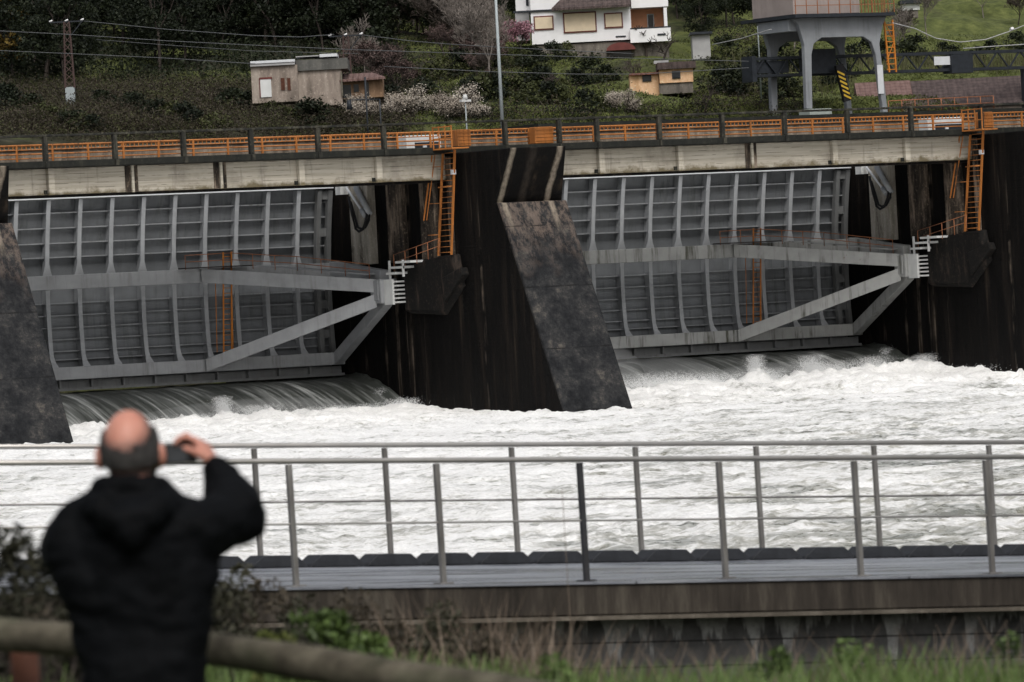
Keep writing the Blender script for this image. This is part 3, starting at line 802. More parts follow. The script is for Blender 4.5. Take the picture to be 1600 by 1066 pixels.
# things on the deck
def P2(x, y, Y=277.0): return on(x, y, 1, Y)
def cabinet(px0, px1, label):
    a = P2(px0, 200, 276.9).x; b = P2(px1, 200, 276.9).x
    o = empty('cabinet', ((a+b)/2, 277.1, 14.1), label, 'cabinet', 'orange cabinets on the deck')
    MB().box(a, b, 276.75, 277.35, 14.11, 15.0).build('cabinet_body', M['orange'], o, bevel=.03)
    s = MB()
    for k in range(4): s.box(a+.05, b-.05, 276.72, 276.748, 14.25+k*.19, 14.29+k*.19)
    s.box((a+b)/2-.015, (a+b)/2+.015, 276.725, 276.747, 14.2, 14.95)
    s.build('door_trim', M['orange'], o)
cabinet(712, 733, 'bright orange cabinet on the deck just right of the left ladder')
cabinet(833, 862, 'orange cabinet on the deck over the right side of the middle pier')
cabinet(1532, 1550, 'orange cabinet on the deck right of the right ladder')
def kiosk(px0, px1, label):
    a = P2(px0, 200, 279.3).x; b = P2(px1, 200, 279.3).x
    o = empty('equipment_box', ((a+b)/2, 279.6, 14.1), label, 'equipment box', 'low pale equipment boxes on the deck')
    MB().box(a, b, 279.3, 280.2, 14.11, 14.86).build('box_body', M['white_paint'], o, bevel=.03)
    MB().box(a+.5, b-.1, 279.27, 279.298, 14.18, 14.48).build('opening', M['dark_steel'], o)
    MB().box((a+b)/2-.1, (a+b)/2+.12, 279.2, 279.268, 14.2, 14.36).build('lamp', M['light_steel'], o)
kiosk(634, 688, 'low pale equipment box with a dark opening left of the left ladder')
kiosk(1450, 1506, 'low pale equipment box with a dark opening left of the right ladder')
def lamp(px, Y, ztop, label, r=.11, head=False, base=None, off=0):
    p = on(px, 195, 1, Y); z0 = 14.08 if Y < 285 else float(hz(p.x, p.y))
    o = empty('street_lamp', (p.x, Y, z0), label, 'street lamp')
    MB().tube((p.x, Y, z0), (p.x, Y, ztop), r, r*.6, n=10).build('pole', M['galv'], o)
    if head:
        MB().box(p.x-.3, p.x+.3, Y-.12, Y+.12, ztop, ztop+.12).tube((p.x, Y, ztop+.12), (p.x, Y, ztop+.4), .16, .10, n=8).build('lamp_head', M['white_paint'], o)
    else:
        MB().tube((p.x, Y, ztop), (p.x-1.1, Y-.4, ztop+.5), .06, n=6).box(p.x-1.7, p.x-1.0, Y-.6, Y-.3, ztop+.42, ztop+.55).build('lamp_head', M['galv'], o)
    return o
lamp(785, 281, 23.6, 'tall grey lamp post rising from the deck in the middle, its top out of frame')
lamp(729, 283.8, 16.75, 'short pale lamp post with a small white head above the middle pier', .05, True)
lamp(1192, 305, 24.5, 'thin white pole standing left of the crane, cut by the top edge', .05)
s = on(595, 168, 1, 283)
o = empty('lamp_bracket', (s.x, 283, 14.08), 'dark bracket lamp on a thin post above the left deck railing', 'lamp')
MB().tube((s.x-.05, 283, 14.1), (s.x-.05, 283, 17.0), .04, n=6).tube((s.x-.05, 283, 17.0), (s.x-1.9, 283, 17.0), .035, n=6).build('post', M['dark_steel'], o)
MB().tube((s.x-1.95, 283, 17.0), (s.x-1.95, 283, 16.5), .11, .16, n=8).build('lamp_head', M['dark_steel'], o)
for pxx, lab in ((573, 'thin orange-topped post behind the left deck railing'),):
    p = on(pxx, 170, 1, 282.5); MB().tube((p.x, 282.5, 14.1), (p.x, 282.5, 18.2), .05, n=6).build('steel_post', M['dark_steel'])
    finish(bpy.data.objects['steel_post'], 'thin dark steel post standing behind the left deck railing', 'post')

# crest platform and gantry crane
MB().box(184, 260, 290.5, 308, 11, 15.68).build('crest_platform', M['slab']); finish(bpy.data.objects['crest_platform'], kind='structure')
YG = 296.0
def G(x, y): q = on(x, y, 1, YG); return (q.x, q.z)
cx0, cz0 = G(1262, 172); cx1, _ = G(1385, 165)
gz = 15.69
cr_o = empty('gantry_crane', ((cx0+cx1)/2, 298, gz), 'grey portal crane with a rounded arch standing on the dam crest at right', 'crane')
zt = G(1325, 27)[1]; zb = G(1325, 58)[1]
w = cx1-cx0
def portal(y, dx_in=0):
    # outer outline then arch opening, as a strip of quads round the arch
    outer = [(cx0-.05, gz+.55), (cx0+.02, zt-1.6), (cx0-.35, zt-.35), (cx0-.8, zt), (cx1+.35, zt), (cx1+.05, zt-.5), (cx1-.25, zt-1.6), (cx1+.1, gz+.2)]
    ix0, ix1 = cx0+.50, cx1-.62; ins = [(cx0+.36, gz+.55), (ix0, zb-1.0), (ix0+.2, zb-.35), (ix0+.8, zb), (ix1-.8, zb), (ix1-.2, zb-.35), (ix1+.05, zb-1.1), (cx1-.25, gz+.2)]
    mbx = MB()
    n = 8
    vs = [(a, y, b) for a, b in outer]+[(a, y, b) for a, b in ins]+[(a, y+.34, b) for a, b in outer]+[(a, y+.34, b) for a, b in ins]
    fs = []
    for k in range(n-1):
        fs += [(k, k+1, n+k+1, n+k), (2*n+k, 3*n+k, 3*n+k+1, 2*n+k+1), (k, 2*n+k, 2*n+k+1, k+1), (n+k, n+k+1, 3*n+k+1, 3*n+k)]
    fs += [(0, n, 3*n, 2*n), (n-1, 3*n-1, 4*n-1, 2*n-1)]
    return mbx.add(vs, fs)
portal(YG).build('portal_frame', M['crane'], cr_o, bevel=.03)
portal(YG+3.6).build('portal_frame', M['crane'], cr_o, bevel=.03)
MB().box(cx0-.8, cx0-.2, YG+.36, YG+3.58, zt-.75, zt-.02).build('side_beam', M['crane'], cr_o, bevel=.03)
MB().box(cx1-.3, cx1+.3, YG+.36, YG+3.58, zt-.75, zt-.02).build('side_beam', M['crane'], cr_o, bevel=.03)
MB().box(cx0-1.0, cx1+.5, YG-.7, YG+5.0, zt+.003, zt+.2).build('platform', M['dark_steel'], cr_o)
MB().box(cx0-.7, cx1-1.6, YG-.1, YG+4.2, zt+.21, zt+2.4).build('cab', M['crane_cab'], cr_o, bevel=.04)
s = MB()
for k in range(10):
    x = cx0-.95+k*(cx1-cx0+1.4)/9
    s.box(x-.02, x+.02, YG-.69, YG-.65, zt+.2, zt+1.25)
for z in (zt+.7, zt+1.25): s.box(cx0-1, cx1+.45, YG-.69, YG-.65, z-.02, z+.02)
for k in range(8): s.box(cx1-1.4+k*.24, cx1-1.36+k*.24, YG-.3, YG-.26, zt+.2, zt+2.6)
s.build('guard_rail', M['orange_dull'], cr_o)
MB().box(cx0-.1, cx0+1.5, YG-.35, YG+.8, gz+.0, gz+.52).box(cx1-.5, cx1+.3, YG-.2, YG+.7, gz, gz+.18).build('bogie', M['green_foot'], cr_o, bevel=.04)
MB().box(cx0-.1, cx0+1.2, YG+3.4, YG+4.4, gz+.0, gz+.5).box(cx1-.5, cx1+.3, YG+3.5, YG+4.3, gz, gz+.18).build('bogie', M['green_foot'], cr_o, bevel=.04)
s = MB()
for e in (0, .62): s.beam((cx1+.35+e, YG+.3, zt-.2), (cx1+.55+e*.8, YG+.3, zt-3.3), .09, .09, (0, 1, 0))
for k in range(9): z = zt-.5-k*.33; s.box(cx1+.4, cx1+1.05, YG+.27, YG+.33, z-.03, z+.03)
s.beam((cx1+.4, YG+.3, zt-.3), (cx1+1.0, YG+.3, zt-1.5), .04, .04, (0, 1, 0)); s.beam((cx1+1.0, YG+.3, zt-1.5), (cx1+.4, YG+.3, zt-2.7), .04, .04, (0, 1, 0))
s.build('ladder', M['orange_bright'], cr_o)
a, b = G(1352, 113); c, d = G(1362, 140)
MB().box(cx1-.55, cx1-.15, YG-.05, YG-.003, gz+1.3, gz+3.0).build('notice_plate', M['light_steel'], cr_o)
# hazard-striped boom hanging in the arch
a0 = on(1311, 112, 1, 297.6); a1 = on(1324, 158, 1, 297.6)
bo = empty('striped_boom', (a1.x, 297.6, gz), 'black and yellow hazard-striped boom hanging inside the crane arch', 'boom')
MB().beam((a0.x, 297.6, a0.z+.4), (a1.x, 297.6, a1.z), .2, .55, (1, 0, 0)).build('boom_arm', M['black'], bo)
s = MB(); dv = Vector((a1.x-a0.x, 0, a1.z-a0.z)); 
for k in range(6):
    p = Vector((a0.x, 297.48, a0.z)) + dv*((k+.35)/6.3)
    s.prism([p+Vector((-.24, 0, .16)), p+Vector((-.24, 0, .04)), p+Vector((.26, 0, -.18)), p+Vector((.26, 0, -.06))], (0, -.02, 0))
s.build('stripe', M['yellow'], bo)
# lattice girder
s = MB(); Yt = 298.4
p0 = on(1176, 92, 1, Yt); p1 = on(1640, 78, 1, Yt); hgt = p0.z-on(1176, 119, 1, Yt).z
tr = empty('lattice_girder', ((p0.x+p1.x)/2, Yt, p0.z-hgt), 'long black lattice girder passing through the crane portal', 'lattice girder')
zt_ = lambda x: p0.z + (p1.z-p0.z)*(x-p0.x)/(p1.x-p0.x)
for dz_ in (0, -hgt):
    for yy in (Yt, Yt+.8): s.beam((p0.x, yy, p0.z+dz_), (p1.x, yy, p1.z+dz_), .14, .16)
k = 0; x = p0.x
while x < p1.x-1:
    x2 = x+.85; zz = zt_(x); z2 = zt_(x2)
    s.beam((x, Yt, zz if k % 2 else zz-hgt), (x2, Yt, z2-hgt if k % 2 else z2), .08, .08, (0, 1, 0))
    x = x2; k += 1
s.build('lattice', M['dark_steel'], tr)
MB().box(p0.x-.2, p0.x+.12, Yt-.2, Yt+.9, p0.z-hgt-.35, p0.z+.15).box(p0.x+.13, p0.x+2.6, Yt+.1, Yt+.7, p0.z-hgt+.15, p0.z-.15).build('end_plate', M['dark_steel'], tr)
q = on(1485, 95, 1, Yt-.2); MB().box(q.x, q.x+1.6, Yt-.3, Yt+.6, q.z-.75, q.z+.35).build('winch_box', M['dark_steel'], tr)
q = on(1300, 100, 1, Yt-.2); MB().box(q.x-1.6, q.x+.2, Yt-.35, Yt+.9, q.z-.55, q.z+.9).build('winch_box', M['dark_steel'], tr)
q0 = on(1460, 102, 1, Yt-.15); q1 = on(1485, 88, 1, Yt-.15)
MB().box(q0.x, q1.x, Yt-.16, Yt-.12, q0.z, q1.z).build('sign_plate', M['light_steel'], tr)
# struts that carry it down to the crest
for xx in (p0.x+20, p1.x-1): MB().box(xx-.1, xx+.1, Yt+.2, Yt+.5, gz, zt_(xx)-hgt-.08).build('strut', M['dark_steel'], tr)
# thin orange railing on the crest at right
s = MB(); a0 = on(1388, 158, 1, 291.5); a1 = on(1552, 150, 1, 291.5)
for h in (0, -.4): s.tube((a0.x, 291.5, a0.z+h), (a1.x, 291.5, a1.z+h), .03, n=5)
for k in range(9): t = k/8; s.tube((a0.x+(a1.x-a0.x)*t, 291.5, gz), (a0.x+(a1.x-a0.x)*t, 291.5, a0.z+(a1.z-a0.z)*t), .03, n=5)
finish(s.build('thin_railing', M['orange_dull']), 'thin faded orange railing on the crest below the brown tiled roof', 'railing')

# ------------------------------------------------------------------ buildings on the hill
class Site:                                 # frame square to the line of sight at a chosen place
    def __init__(s, name, px, py, D, label, cat, group=None):
        p = atD(px, py, D); s.D = D; s.px, s.py = px, py; s.s = F/D
        s.o = empty(name, p, label, cat, group, rz=-AZ)
    def l(s, x, y):
        dx = (x-s.px)/s.s; dy = -(y-s.py)/s.s
        return dx*cr+dy*sr, -dx*sr+dy*cr
    def box(s, name, x0, x1, yt, yb, d0, d1, mat, bevel=0, par=None):
        a = s.l(x0, (yt+yb)/2)[0]; b = s.l(x1, (yt+yb)/2)[0]; xm = (x0+x1)/2
        t = s.l(xm, yt)[1]; bt = s.l(xm, yb)[1]
        return MB().box(a, b, d0, d1, bt, t).build(name, M[mat], par or s.o, local=True, bevel=bevel)
    def window(s, x0, x1, yt, yb, d, frame='maroon', pane='cream', t=2):
        f = s.box('window', x0, x1, yt, yb, d-.08, d-.002, frame)
        s.box('pane', x0+t, x1-t, yt+t, yb-t, d-.11, d-.082, pane, par=f)
h = Site('white_house', 930, 78, 400, 'white three-window house with terracotta eave and salmon balcony on the hill', 'house')
h.box('wall', 828, 984, -70, 66, 0, 7, 'white_wall')
h.box('side_wall', 804, 827.8, -70, 16, .9, 6.5, 'white_wall')
h.box('side_wall', 806, 827.8, 19, 62, 1.1, 6.5, 'grey_wall')
h.box('gutter', 802, 872, 16, 19, -.12, .0-.003, 'dark_steel')
h.box('base_wall', 835, 1046, 66.3, 110, .15, 7, 'stone')
for a in ((834, 865, 25, 47), (880, 932, 19, 51), (944, 973, 20, 44)): h.window(*a, 0)
# balcony bay
h.box('balcony_back', 984.3, 1041, 12, 62, 1.6, 6.9, 'salmon')
h.box('wall', 984.3, 1042, -70, 11.7, -.1, 6.9, 'white_wall')
h.box('balcony_pier', 1038, 1043, 12, 66, -.1, 1.58, 'white_wall')
h.box('balcony_parapet', 984.5, 1048, 45, 66, -.5, -.12, 'white_wall')
h.box('balcony_rail', 984.5, 1048, 43, 44.8, -.52, -.1, 'dark_steel')
h.window(1012, 1023, 20, 42, 1.6, 'white_paint', 'glass', 1.5)
h.box('vent', 962, 978, 56, 58.5, -.03, -.003, 'dark_steel'); h.box('vent', 1027, 1040, 53, 56, -.54, -.503, 'dark_steel')
h.box('window', 822, 826, -2, 8, .84, .898, 'dark_steel')
s = MB(); a = h.l(866, 9)[0]; b = h.l(985, 9)[0]; z = h.l(925, 11)[1]; z1 = h.l(925, -3)[1]
s.add([(a-.2, -.9, z), (b, -.9, z), (b, -.003, z1), (a+.4, -.003, z1), (a-.2, -.9, z-.15), (b, -.9, z-.15), (b, -.003, z1-.5), (a+.4, -.003, z1-.5)], [(0, 1, 2, 3), (4, 7, 6, 5), (0, 4, 5, 1), (1, 5, 6, 2), (3, 2, 6, 7), (0, 3, 7, 4)])
s.build('eave', M['tile_brown'], h.o, local=True)
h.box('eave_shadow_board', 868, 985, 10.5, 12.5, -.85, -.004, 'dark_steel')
s = MB(); cxm, czm = h.l(970, 78); n = 10
arc = [(cxm+.95*math.cos(math.pi*k/n), -.9, czm-.05+.5*math.sin(math.pi*k/n)) for k in range(n+1)]
s.prism(arc, (0, .9+.14, 0)); s.build('awning', M['maroon'], h.o, local=True)
h.box('doorway', 953, 987, 79, 100, -.01+.1, .148, 'glass')
# roof above the frame
s = MB(); a, zt0 = h.l(798, -70)[0], h.l(930, -70)[1]; b = h.l(1048, -70)[0]
s.add([(a, -.8, zt0+.02), (b, -.8, zt0+.02), (b, 7.6, zt0+.02), (a, 7.6, zt0+.02), (a+3, 3.4, zt0+2), (b-3, 3.4, zt0+2)], [(0, 3, 2, 1), (0, 1, 5, 4), (2, 3, 4, 5), (1, 2, 5), (3, 0, 4)])
s.build('roof', M['tile_red'], h.o, local=True)

h = Site('derelict_building', 460, 156, 357, 'long pale derelict building with peeling walls and bright roof edge on the left hillside', 'building')
h.box('wall', 393, 466, 103, 160, 0, 5, 'ruin_pink'); h.box('wall', 466.3, 534, 109.3, 165, .35, 5, 'ruin_pink')
h.box('roof_edge', 391, 461, 94.5, 98.5, -.25, 5.1, 'light_steel'); h.box('roof_edge', 391, 461, 98.7, 102.8, -.2, 5.1, 'grey_wall')
h.box('roof_panel', 462, 543, 92, 109, .2, 5.0, 'ruin_roof'); h.box('roof_edge', 499, 527, 84, 88.7, .1, 3, 'light_steel')
h.box('roof_edge', 462, 498, 87, 88.7, .15, 3, 'grey_wall')
h.box('door', 407, 424, 124, 152, -.06, -.002, 'white_paint'); h.box('door_frame', 405.5, 407, 122, 152, -.08, -.002, 'maroon'); h.box('lintel', 405.5, 425, 121, 124, -.08, -.002, 'maroon')
for a in ((439, 445), (449, 454)): h.box('window', a[0], a[1], 122, 141, -.05, -.002, 'post_wood')
h.box('corner_post', 533, 535, 112, 150, .2, .6, 'ruin_grey'); h.box('annex_wall', 534.3, 598, 122, 152, .9, 5, 'ruin_orange')
for a in ((535, 548, 132, 152), (552, 560, 131, 143), (569, 576, 128, 150)): h.box('opening', *a, .85, .898, 'glass')
s = MB(); a = h.l(530, 122)[0]; b = h.l(602, 120)[0]; z = h.l(565, 123)[1]; z1 = h.l(565, 110)[1]
s.add([(a, .3, z), (b, .3, z+.05), (b-.8, 4, z1), (a, 4, z1), (a, .3, z-.12), (b, .3, z-.07), (b-.8, 4, z1-.12), (a, 4, z1-.12)], [(0, 1, 2, 3), (4, 7, 6, 5), (0, 4, 5, 1), (1, 5, 6, 2), (2, 6, 7, 3), (3, 7, 4, 0)])
s.build('annex_roof', M['tile_pink'], h.o, local=True)

h = Site('orange_cottage', 1035, 134, 372, 'small orange cottage with dark windows below the white house', 'cottage')
h.box('wall', 985, 1030, 117, 150, .6, 4, 'orange_wall'); h.box('wall', 1030.3, 1083, 108, 129, 0, 4, 'orange_wall'); h.box('base_wall', 1030.3, 1083, 129.3, 146, .1, 4, 'stone')
h.window(1004, 1018, 117, 127, .6, 'dark_steel', 'glass', 1.5); h.window(1050, 1063, 111, 123, 0, 'dark_steel', 'glass', 1.5)
h.box('roof', 1027, 1087, 97, 107.7, -.3, 4.2, 'tile_brown'); h.box('roof', 984, 1029.7, 113.5, 116.7, .3, 4.2, 'tile_red'); h.box('roof_tank', 1022, 1045, 94, 99, .5, 1.5, 'grey_wall')

h = Site('tiled_shed', 1470, 165, 372, 'long low building with a mottled brown tiled roof at the right', 'building')
for x0, x1, mt, dd in ((1430, 1690, 'tile_brown', 0), (1342, 1429, 'tile_pink', .4)):
    a, b = h.l(x0, 160)[0], h.l(x1, 150)[0]; z = h.l((x0+x1)/2 if x1 < 1500 else 1515, 164)[1]; z1 = h.l((x0+x1)/2 if x1 < 1500 else 1515, 119 if mt == 'tile_brown' else 124)[1]
    s = MB(); s.add([(a, dd, z), (b, dd, z), (b, 3.5, z1), (a, 3.5, z1), (b, 7, z), (a, 7, z), (a, dd, z-.15), (b, dd, z-.15), (b, 7, z-.15), (a, 7, z-.15)],
          [(0, 1, 2, 3), (3, 2, 4, 5), (0, 6, 7, 1), (5, 4, 8, 9), (6, 9, 8, 7), (0, 3, 5, 9, 6), (1, 7, 8, 4, 2)])
    s.build('roof', M[mt], h.o, local=True)
    MB().box(a+.2, b-.2, dd+.2, 6.8, z-2.5, z-.152).build('wall', M['ruin_pink'], h.o, local=True)
h = Site('grey_shed', 1098, 80, 392, 'small grey shed wall right of the white house', 'shed')
h.box('wall', 1082, 1110, 54, 92, 0, 3, 'grey_wall'); h.box('roof', 1078, 1113, 50, 53.8, -.3, 3.2, 'dark_steel')
h = Site('pale_shed', 1424, 12, 440, 'small pale shed above the crane at the top right', 'shed')
h.box('wall', 1409, 1437, 6, 16, 0, 2, 'white_paint'); h.box('roof', 1406, 1440, 0, 5.7, -.3, 2.3, 'dark_steel'); h.box('base_wall', 1411, 1435, 16.3, 40, .1, 2, 'stone')

# pylons and wires
def pylon(px, py, D, top, label, conc):
    p, D0 = hit(px, py); s_ = F/D0
    zt = p.z + (py-top)/s_
    o = empty('power_pole', p, label, 'power pole', rz=-AZ); H = zt-p.z
    s = MB()
    if conc: MB().prism([(-.28, -.28, -1), (.28, -.28, -1), (.28, .28, -1), (-.28, .28, -1)], (0, 0, 2.15)).build('concrete_base', M['galv'], o, local=True)
    z0 = 1.1 if conc else 0
    for x, y in ((-.28, -.28), (.28, -.28), (.28, .28), (-.28, .28)): s.beam((x, y, z0), (x*.55, y*.55, H), .06, .06)
    n = 9
    for k in range(n):
        a = z0+(H-z0)*k/n; b = z0+(H-z0)*(k+1)/n; wa = .28*(1-.45*k/n); wb = .28*(1-.45*(k+1)/n)
        s.beam((-wa, -wa, a), (wb, -wb, b), .035, .035); s.beam((wa, -wa, a), (-wb, -wb, b), .035, .035); s.beam((-wa, -wa, b), (-wa, wa, b), .035, .035)
    s.build('lattice_mast', M['mast'], o, local=True)
    MB().beam((-1.0, 0, H), (1.0, 0, H), .08, .08).beam((0, 0, H-1.1), (.9, 0, H-.05), .05, .05).build('cross_arm', M['dark_steel'], o, local=True)
    for x in (-.95, 0, .95): MB().tube((x-.1, 0, H+.05), (x+.1, 0, H+.12), .05, n=8).build('insulator', M['white_wall'], o, local=True)
    return o
pylon(111, 166, 0, 34, 'reddish lattice power pole on a grey concrete base in the dark wood at left', True)
pylon(545, 150, 0, 56, 'thin reddish lattice power pole behind the derelict building', False)
def wire(pts, D0, D1, r, label, mat='cable'):
    P = []
    for i in range(len(pts)-1):
        (xa, ya), (xb, yb) = pts[i], pts[i+1]; n = 6
        for k in range(n):
            t = k/n; g = (i+t)/(len(pts)-1); P.append(atD(xa+(xb-xa)*t, ya+(yb-ya)*t, D0+(D1-D0)*g))
    P.append(atD(*pts[-1], D1))
    o = MB().path(P, r, 5).build('power_cable', M[mat]); return finish(o, label, 'power cable', 'overhead cables across the hillside')
wire([(131, 33), (260, 46), (400, 56), (470, 58), (522, 54)], 362, 357, .022, 'top overhead cable from the left power pole to the thin pole by the derelict building')
wire([(-30, 47), (110, 54), (260, 64), (400, 71), (555, 78), (800, 86), (1170, 96)], 350, 350, .02, 'long thin overhead cable above the derelict building roof')
wire([(-30, 78), (110, 84), (260, 91), (400, 100)], 352, 352, .02, 'lowest overhead cable running left to the derelict building')
wire([(150, 62), (280, 72), (400, 80), (560, 84)], 354, 354, .014, 'faint middle overhead cable right of the left power pole')
wire([(560, 54), (640, 64), (700, 69), (780, 74), (990, 84)], 357, 357, .02, 'overhead cable from the thin pole towards the white house')
wire([(600, 104), (760, 112), (900, 116), (1000, 116), (1170, 106)], 350, 350, .02, 'overhead cable crossing in front of the orange cottage')
wire([(1113, 70), (1160, 60), (1205, 46)], 365, 355, .03, 'taut pale cable rising to the left end of the crane platform', 'cable_pale')
wire([(1395, 36), (1430, 45), (1462, 60), (1500, 66), (1540, 62), (1575, 50), (1610, 36)], 358, 365, .03, 'sagging pale cable with white tags at the top right', 'cable_pale')
wire([(1505, 76), (1560, 72), (1610, 69)], 362, 366, .03, 'short pale cable just above the lattice girder at right', 'cable_pale')
p = atD(1579, 46, 362.5); finish(MB().tube(p, p+Vector((.2, 0, .05)), .09, n=8).build('cable_tag', M['white_wall']), 'white tag on the sagging cable at top right', 'cable tag')

# ------------------------------------------------------------------ vegetation meshes
def cards(C, S, asp=.6, flat=None):
    n = len(C); a = rng.normal(size=(n, 3)); 
    if flat is not None: a[:, 2] *= flat
    a /= np.linalg.norm(a, axis=1, keepdims=True)
    b = np.cross(a, rng.normal(size=(n, 3))); b /= np.linalg.norm(b, axis=1, keepdims=True)
    S = np.broadcast_to(S, (n,))[:, None]
    V = np.stack([C-a*S, C-b*S*asp, C+a*S, C+b*S*asp], 1).reshape(-1, 3)
    return V, np.arange(4*n).reshape(n, 4)
def crown_pts(h0, h1, rad, nb, per, br=.8, seed=0, shape='oval'):
    r = np.random.default_rng(seed); C = []
    for k in range(nb):
        t = r.uniform(0, 1); z = h0+(h1-h0)*t
        prof = math.sin(math.pi*min(1, .18+t*.82))**.6 if shape == 'oval' else (1-t*.9)
        ang = r.uniform(0, 6.283); rr = rad*prof*math.sqrt(r.uniform(.05, 1))*r.uniform(.7, 1.15)
        c = np.array([rr*math.cos(ang), rr*math.sin(ang), z]); b = br*r.uniform(.55, 1.25)
        q = r.normal(size=(per, 3)); q /= np.linalg.norm(q, axis=1, keepdims=True)
        q *= (r.uniform(.3, 1, size=(per, 1)))**.5*b; q[:, 2] *= .75
        C.append(c+q)
    return np.concatenate(C)
def segs_mesh(name, S, mat):
    V = []; Q = []
    for p, q, r0, r1 in S:
        p = np.array(p); q = np.array(q); d = q-p; d = d/(np.linalg.norm(d)+1e-9)
        a = np.cross(d, (.3, .5, .81)); a /= np.linalg.norm(a); b = np.cross(d, a); k = len(V)
        for e, r in ((p, r0), (q, r1)):
            for t in (0, 2.094, 4.189): V.append(e+(a*math.cos(t)+b*math.sin(t))*r)
        Q += [(k+i, k+(i+1) % 3, k+3+(i+1) % 3, k+3+i) for i in range(3)]
    return np_mesh(name, V, Q, mat, smooth=True)
def branching(seed, H, lev=4, spread=.6, r0=.12, fork=3, upk=.25, first=.4):
    r = random.Random(seed); S = []; tips = []
    def rec(p, d, ln, rad, l):
        n = 2
        for k in range(n):
            d2 = (d + Vector((r.gauss(0, .12), r.gauss(0, .12), r.gauss(0, .06)+upk*.1))).normalized()
            q = p + d2*ln/n; S.append((p[:], q[:], rad, rad*.82)); p = q; rad *= .82; d = d2
            if l < lev and k == 0 and l > 0:
                e = (d + Vector((r.gauss(0, spread), r.gauss(0, spread), r.gauss(0, spread*.5)+upk))).normalized(); rec(p, e, ln*.62, rad*.6, l+1)
        if l >= lev: tips.append(p[:]); return
        for k in range(fork + (l == 0)):
            e = (d + Vector((r.gauss(0, spread), r.gauss(0, spread), r.gauss(0, spread*.5)+upk))).normalized()
            rec(p, e, ln*r.uniform(.55, .8), rad*.68, l+1)
    rec(Vector((0, 0, -.3)), Vector((r.gauss(0, .06), r.gauss(0, .06), 1)).normalized(), H*first, r0, 0)
    return S, np.array(tips)
def leafy_tree(name, seed, H, rad, mat, nb=34, per=70, ls=.16, br=.85, shape='oval', h0=.22, bark='bark', label='', cat='tree', group=None):
    o = empty(name, (0, 0, -500), label, cat, group)
    S, tips = branching(seed, H*.9, 2, .5, .16 if H > 4 else .06, 3, .4)
    link('trunk', segs_mesh('trunk', S, M[bark]), o)
    V, Q = cards(crown_pts(H*h0, H, rad, nb, per, br, seed, shape), rng.uniform(.6, 1.3, nb*per)*ls)
    link('crown', np_mesh('crown', V, Q, M[mat]), o)
    return o
def bare_tree(name, seed, H, mat='bark', lev=5, label='', group=None, twig=None, tsz=.05, spread=.6, r0=.11, cat='tree'):
    o = empty(name, (0, 0, -500), label, cat, group)
    S, tips = branching(seed, H, lev, spread, r0, 3, .25)
    S = [(a, b, max(c, .022), max(d, .016)) for a, b, c, d in S]
    link('trunk', segs_mesh('trunk', S, M[mat]), o)
    if twig:
        C = np.repeat(tips, 9, 0)+rng.normal(size=(len(tips)*9, 3))*.12
        V, Q = cards(C, rng.uniform(.5, 1.3, len(C))*tsz, .7); link('crown', np_mesh('crown', V, Q, M[twig]), o)
    return o
def bush(name, seed, H, rad, mat, label, nb=14, per=60, ls=.12, group=None, br=None):
    V, Q = cards(crown_pts(H*.05, H, rad, nb, per, br or H*.35, seed), rng.uniform(.6, 1.3, nb*per)*ls)
    o = link(name, np_mesh(name, V, Q, M[mat]), None, (0, 0, -500)); finish(o, label, 'shrub', group)
    return o
protos = []
def T(o): protos.append(o); return o
WOOD = 'dark evergreen trees of the wood on the left hillside'
ev = [T(leafy_tree('evergreen_tree', 10+k, (7.5, 9.0, 6.5, 8)[k], (2.7, 3.1, 2.6, 3.3)[k], 'leaf_dark', nb=60, per=110, ls=.12)) for k in range(4)]
ol = [T(leafy_tree('olive_green_tree', 30+k, (5.5, 4.6)[k], (2.3, 2.0)[k], 'leaf_olive', nb=34, per=70, ls=.14)) for k in range(2)]
ye = T(leafy_tree('autumn_tree', 41, 6.0, 2.4, 'leaf_yellow', nb=34, per=70, ls=.13, br=.7))
ba = [T(bare_tree('bare_tree', 50+k, (5.0, 4.2, 6.0)[k], 'bark_pale' if k != 1 else 'bark', 5)) for k in range(3)]
mv = [T(bare_tree('leafless_shrub_tree', 60+k, (3.6, 3.0)[k], 'bark', 4, twig='mauve', tsz=.07, spread=.8)) for k in range(2)]
pk = T(bare_tree('pink_blossom_tree', 71, 3.8, 'bark', 5, twig='pink', tsz=.075, spread=.75))
wb = [T(bare_tree('white_blossom_bush', 80+k, 1.9, 'bark', 4, twig='blossom', tsz=.04, spread=.9, r0=.05, cat='bush')) for k in range(2)]
orc = [T(bare_tree('pruned_orchard_tree', 90+k, 2.4, 'bark', 3, spread=.7, r0=.13)) for k in range(2)]
sb = [T(bush('dark_shrub', 100+k, 1.5+.4*k, 1.1+.3*k, 'leaf_dark', 'x')) for k in range(2)]
sg = [T(bush('green_shrub', 110+k, 1.1+.3*k, .9+.2*k, 'leaf_olive', 'x', ls=.09)) for k in range(2)]
def place(proto, px, py, label, group=None, sc_=1.0, wide=1.0):
    p, D = hit(px, py)
    s = sc_*random.uniform(.88, 1.12)
    o = dup(proto, (p.x, p.y, p.z-.12), label, group, rz=random.uniform(0, 6.28), scale=(s*wide, s*wide, s))
    return o
L1 = 'dense dark evergreen tree in the shaded wood covering the left hillside'
for k in range(64):
    x = -40+ (k*61.3) % 640 + random.uniform(-12, 12); y = 14+(k*37.7) % 128
    lim = 150 if x < 130 else (118 if x < 300 else 90 if x < 400 else 78)
    if y > lim: y = y*.55
    place(random.choice(ev), x, y, L1, WOOD, random.uniform(.75, 1.1))
L2 = 'dark tree high on the slope above the terraces left of the white house'
for k in range(20):
    x = 600+(k*53.1) % 215; y = 0+(k*23.3) % 60
    place(random.choice(ev+ol), x, y, L2, 'dark trees high above the middle terraces', .8)
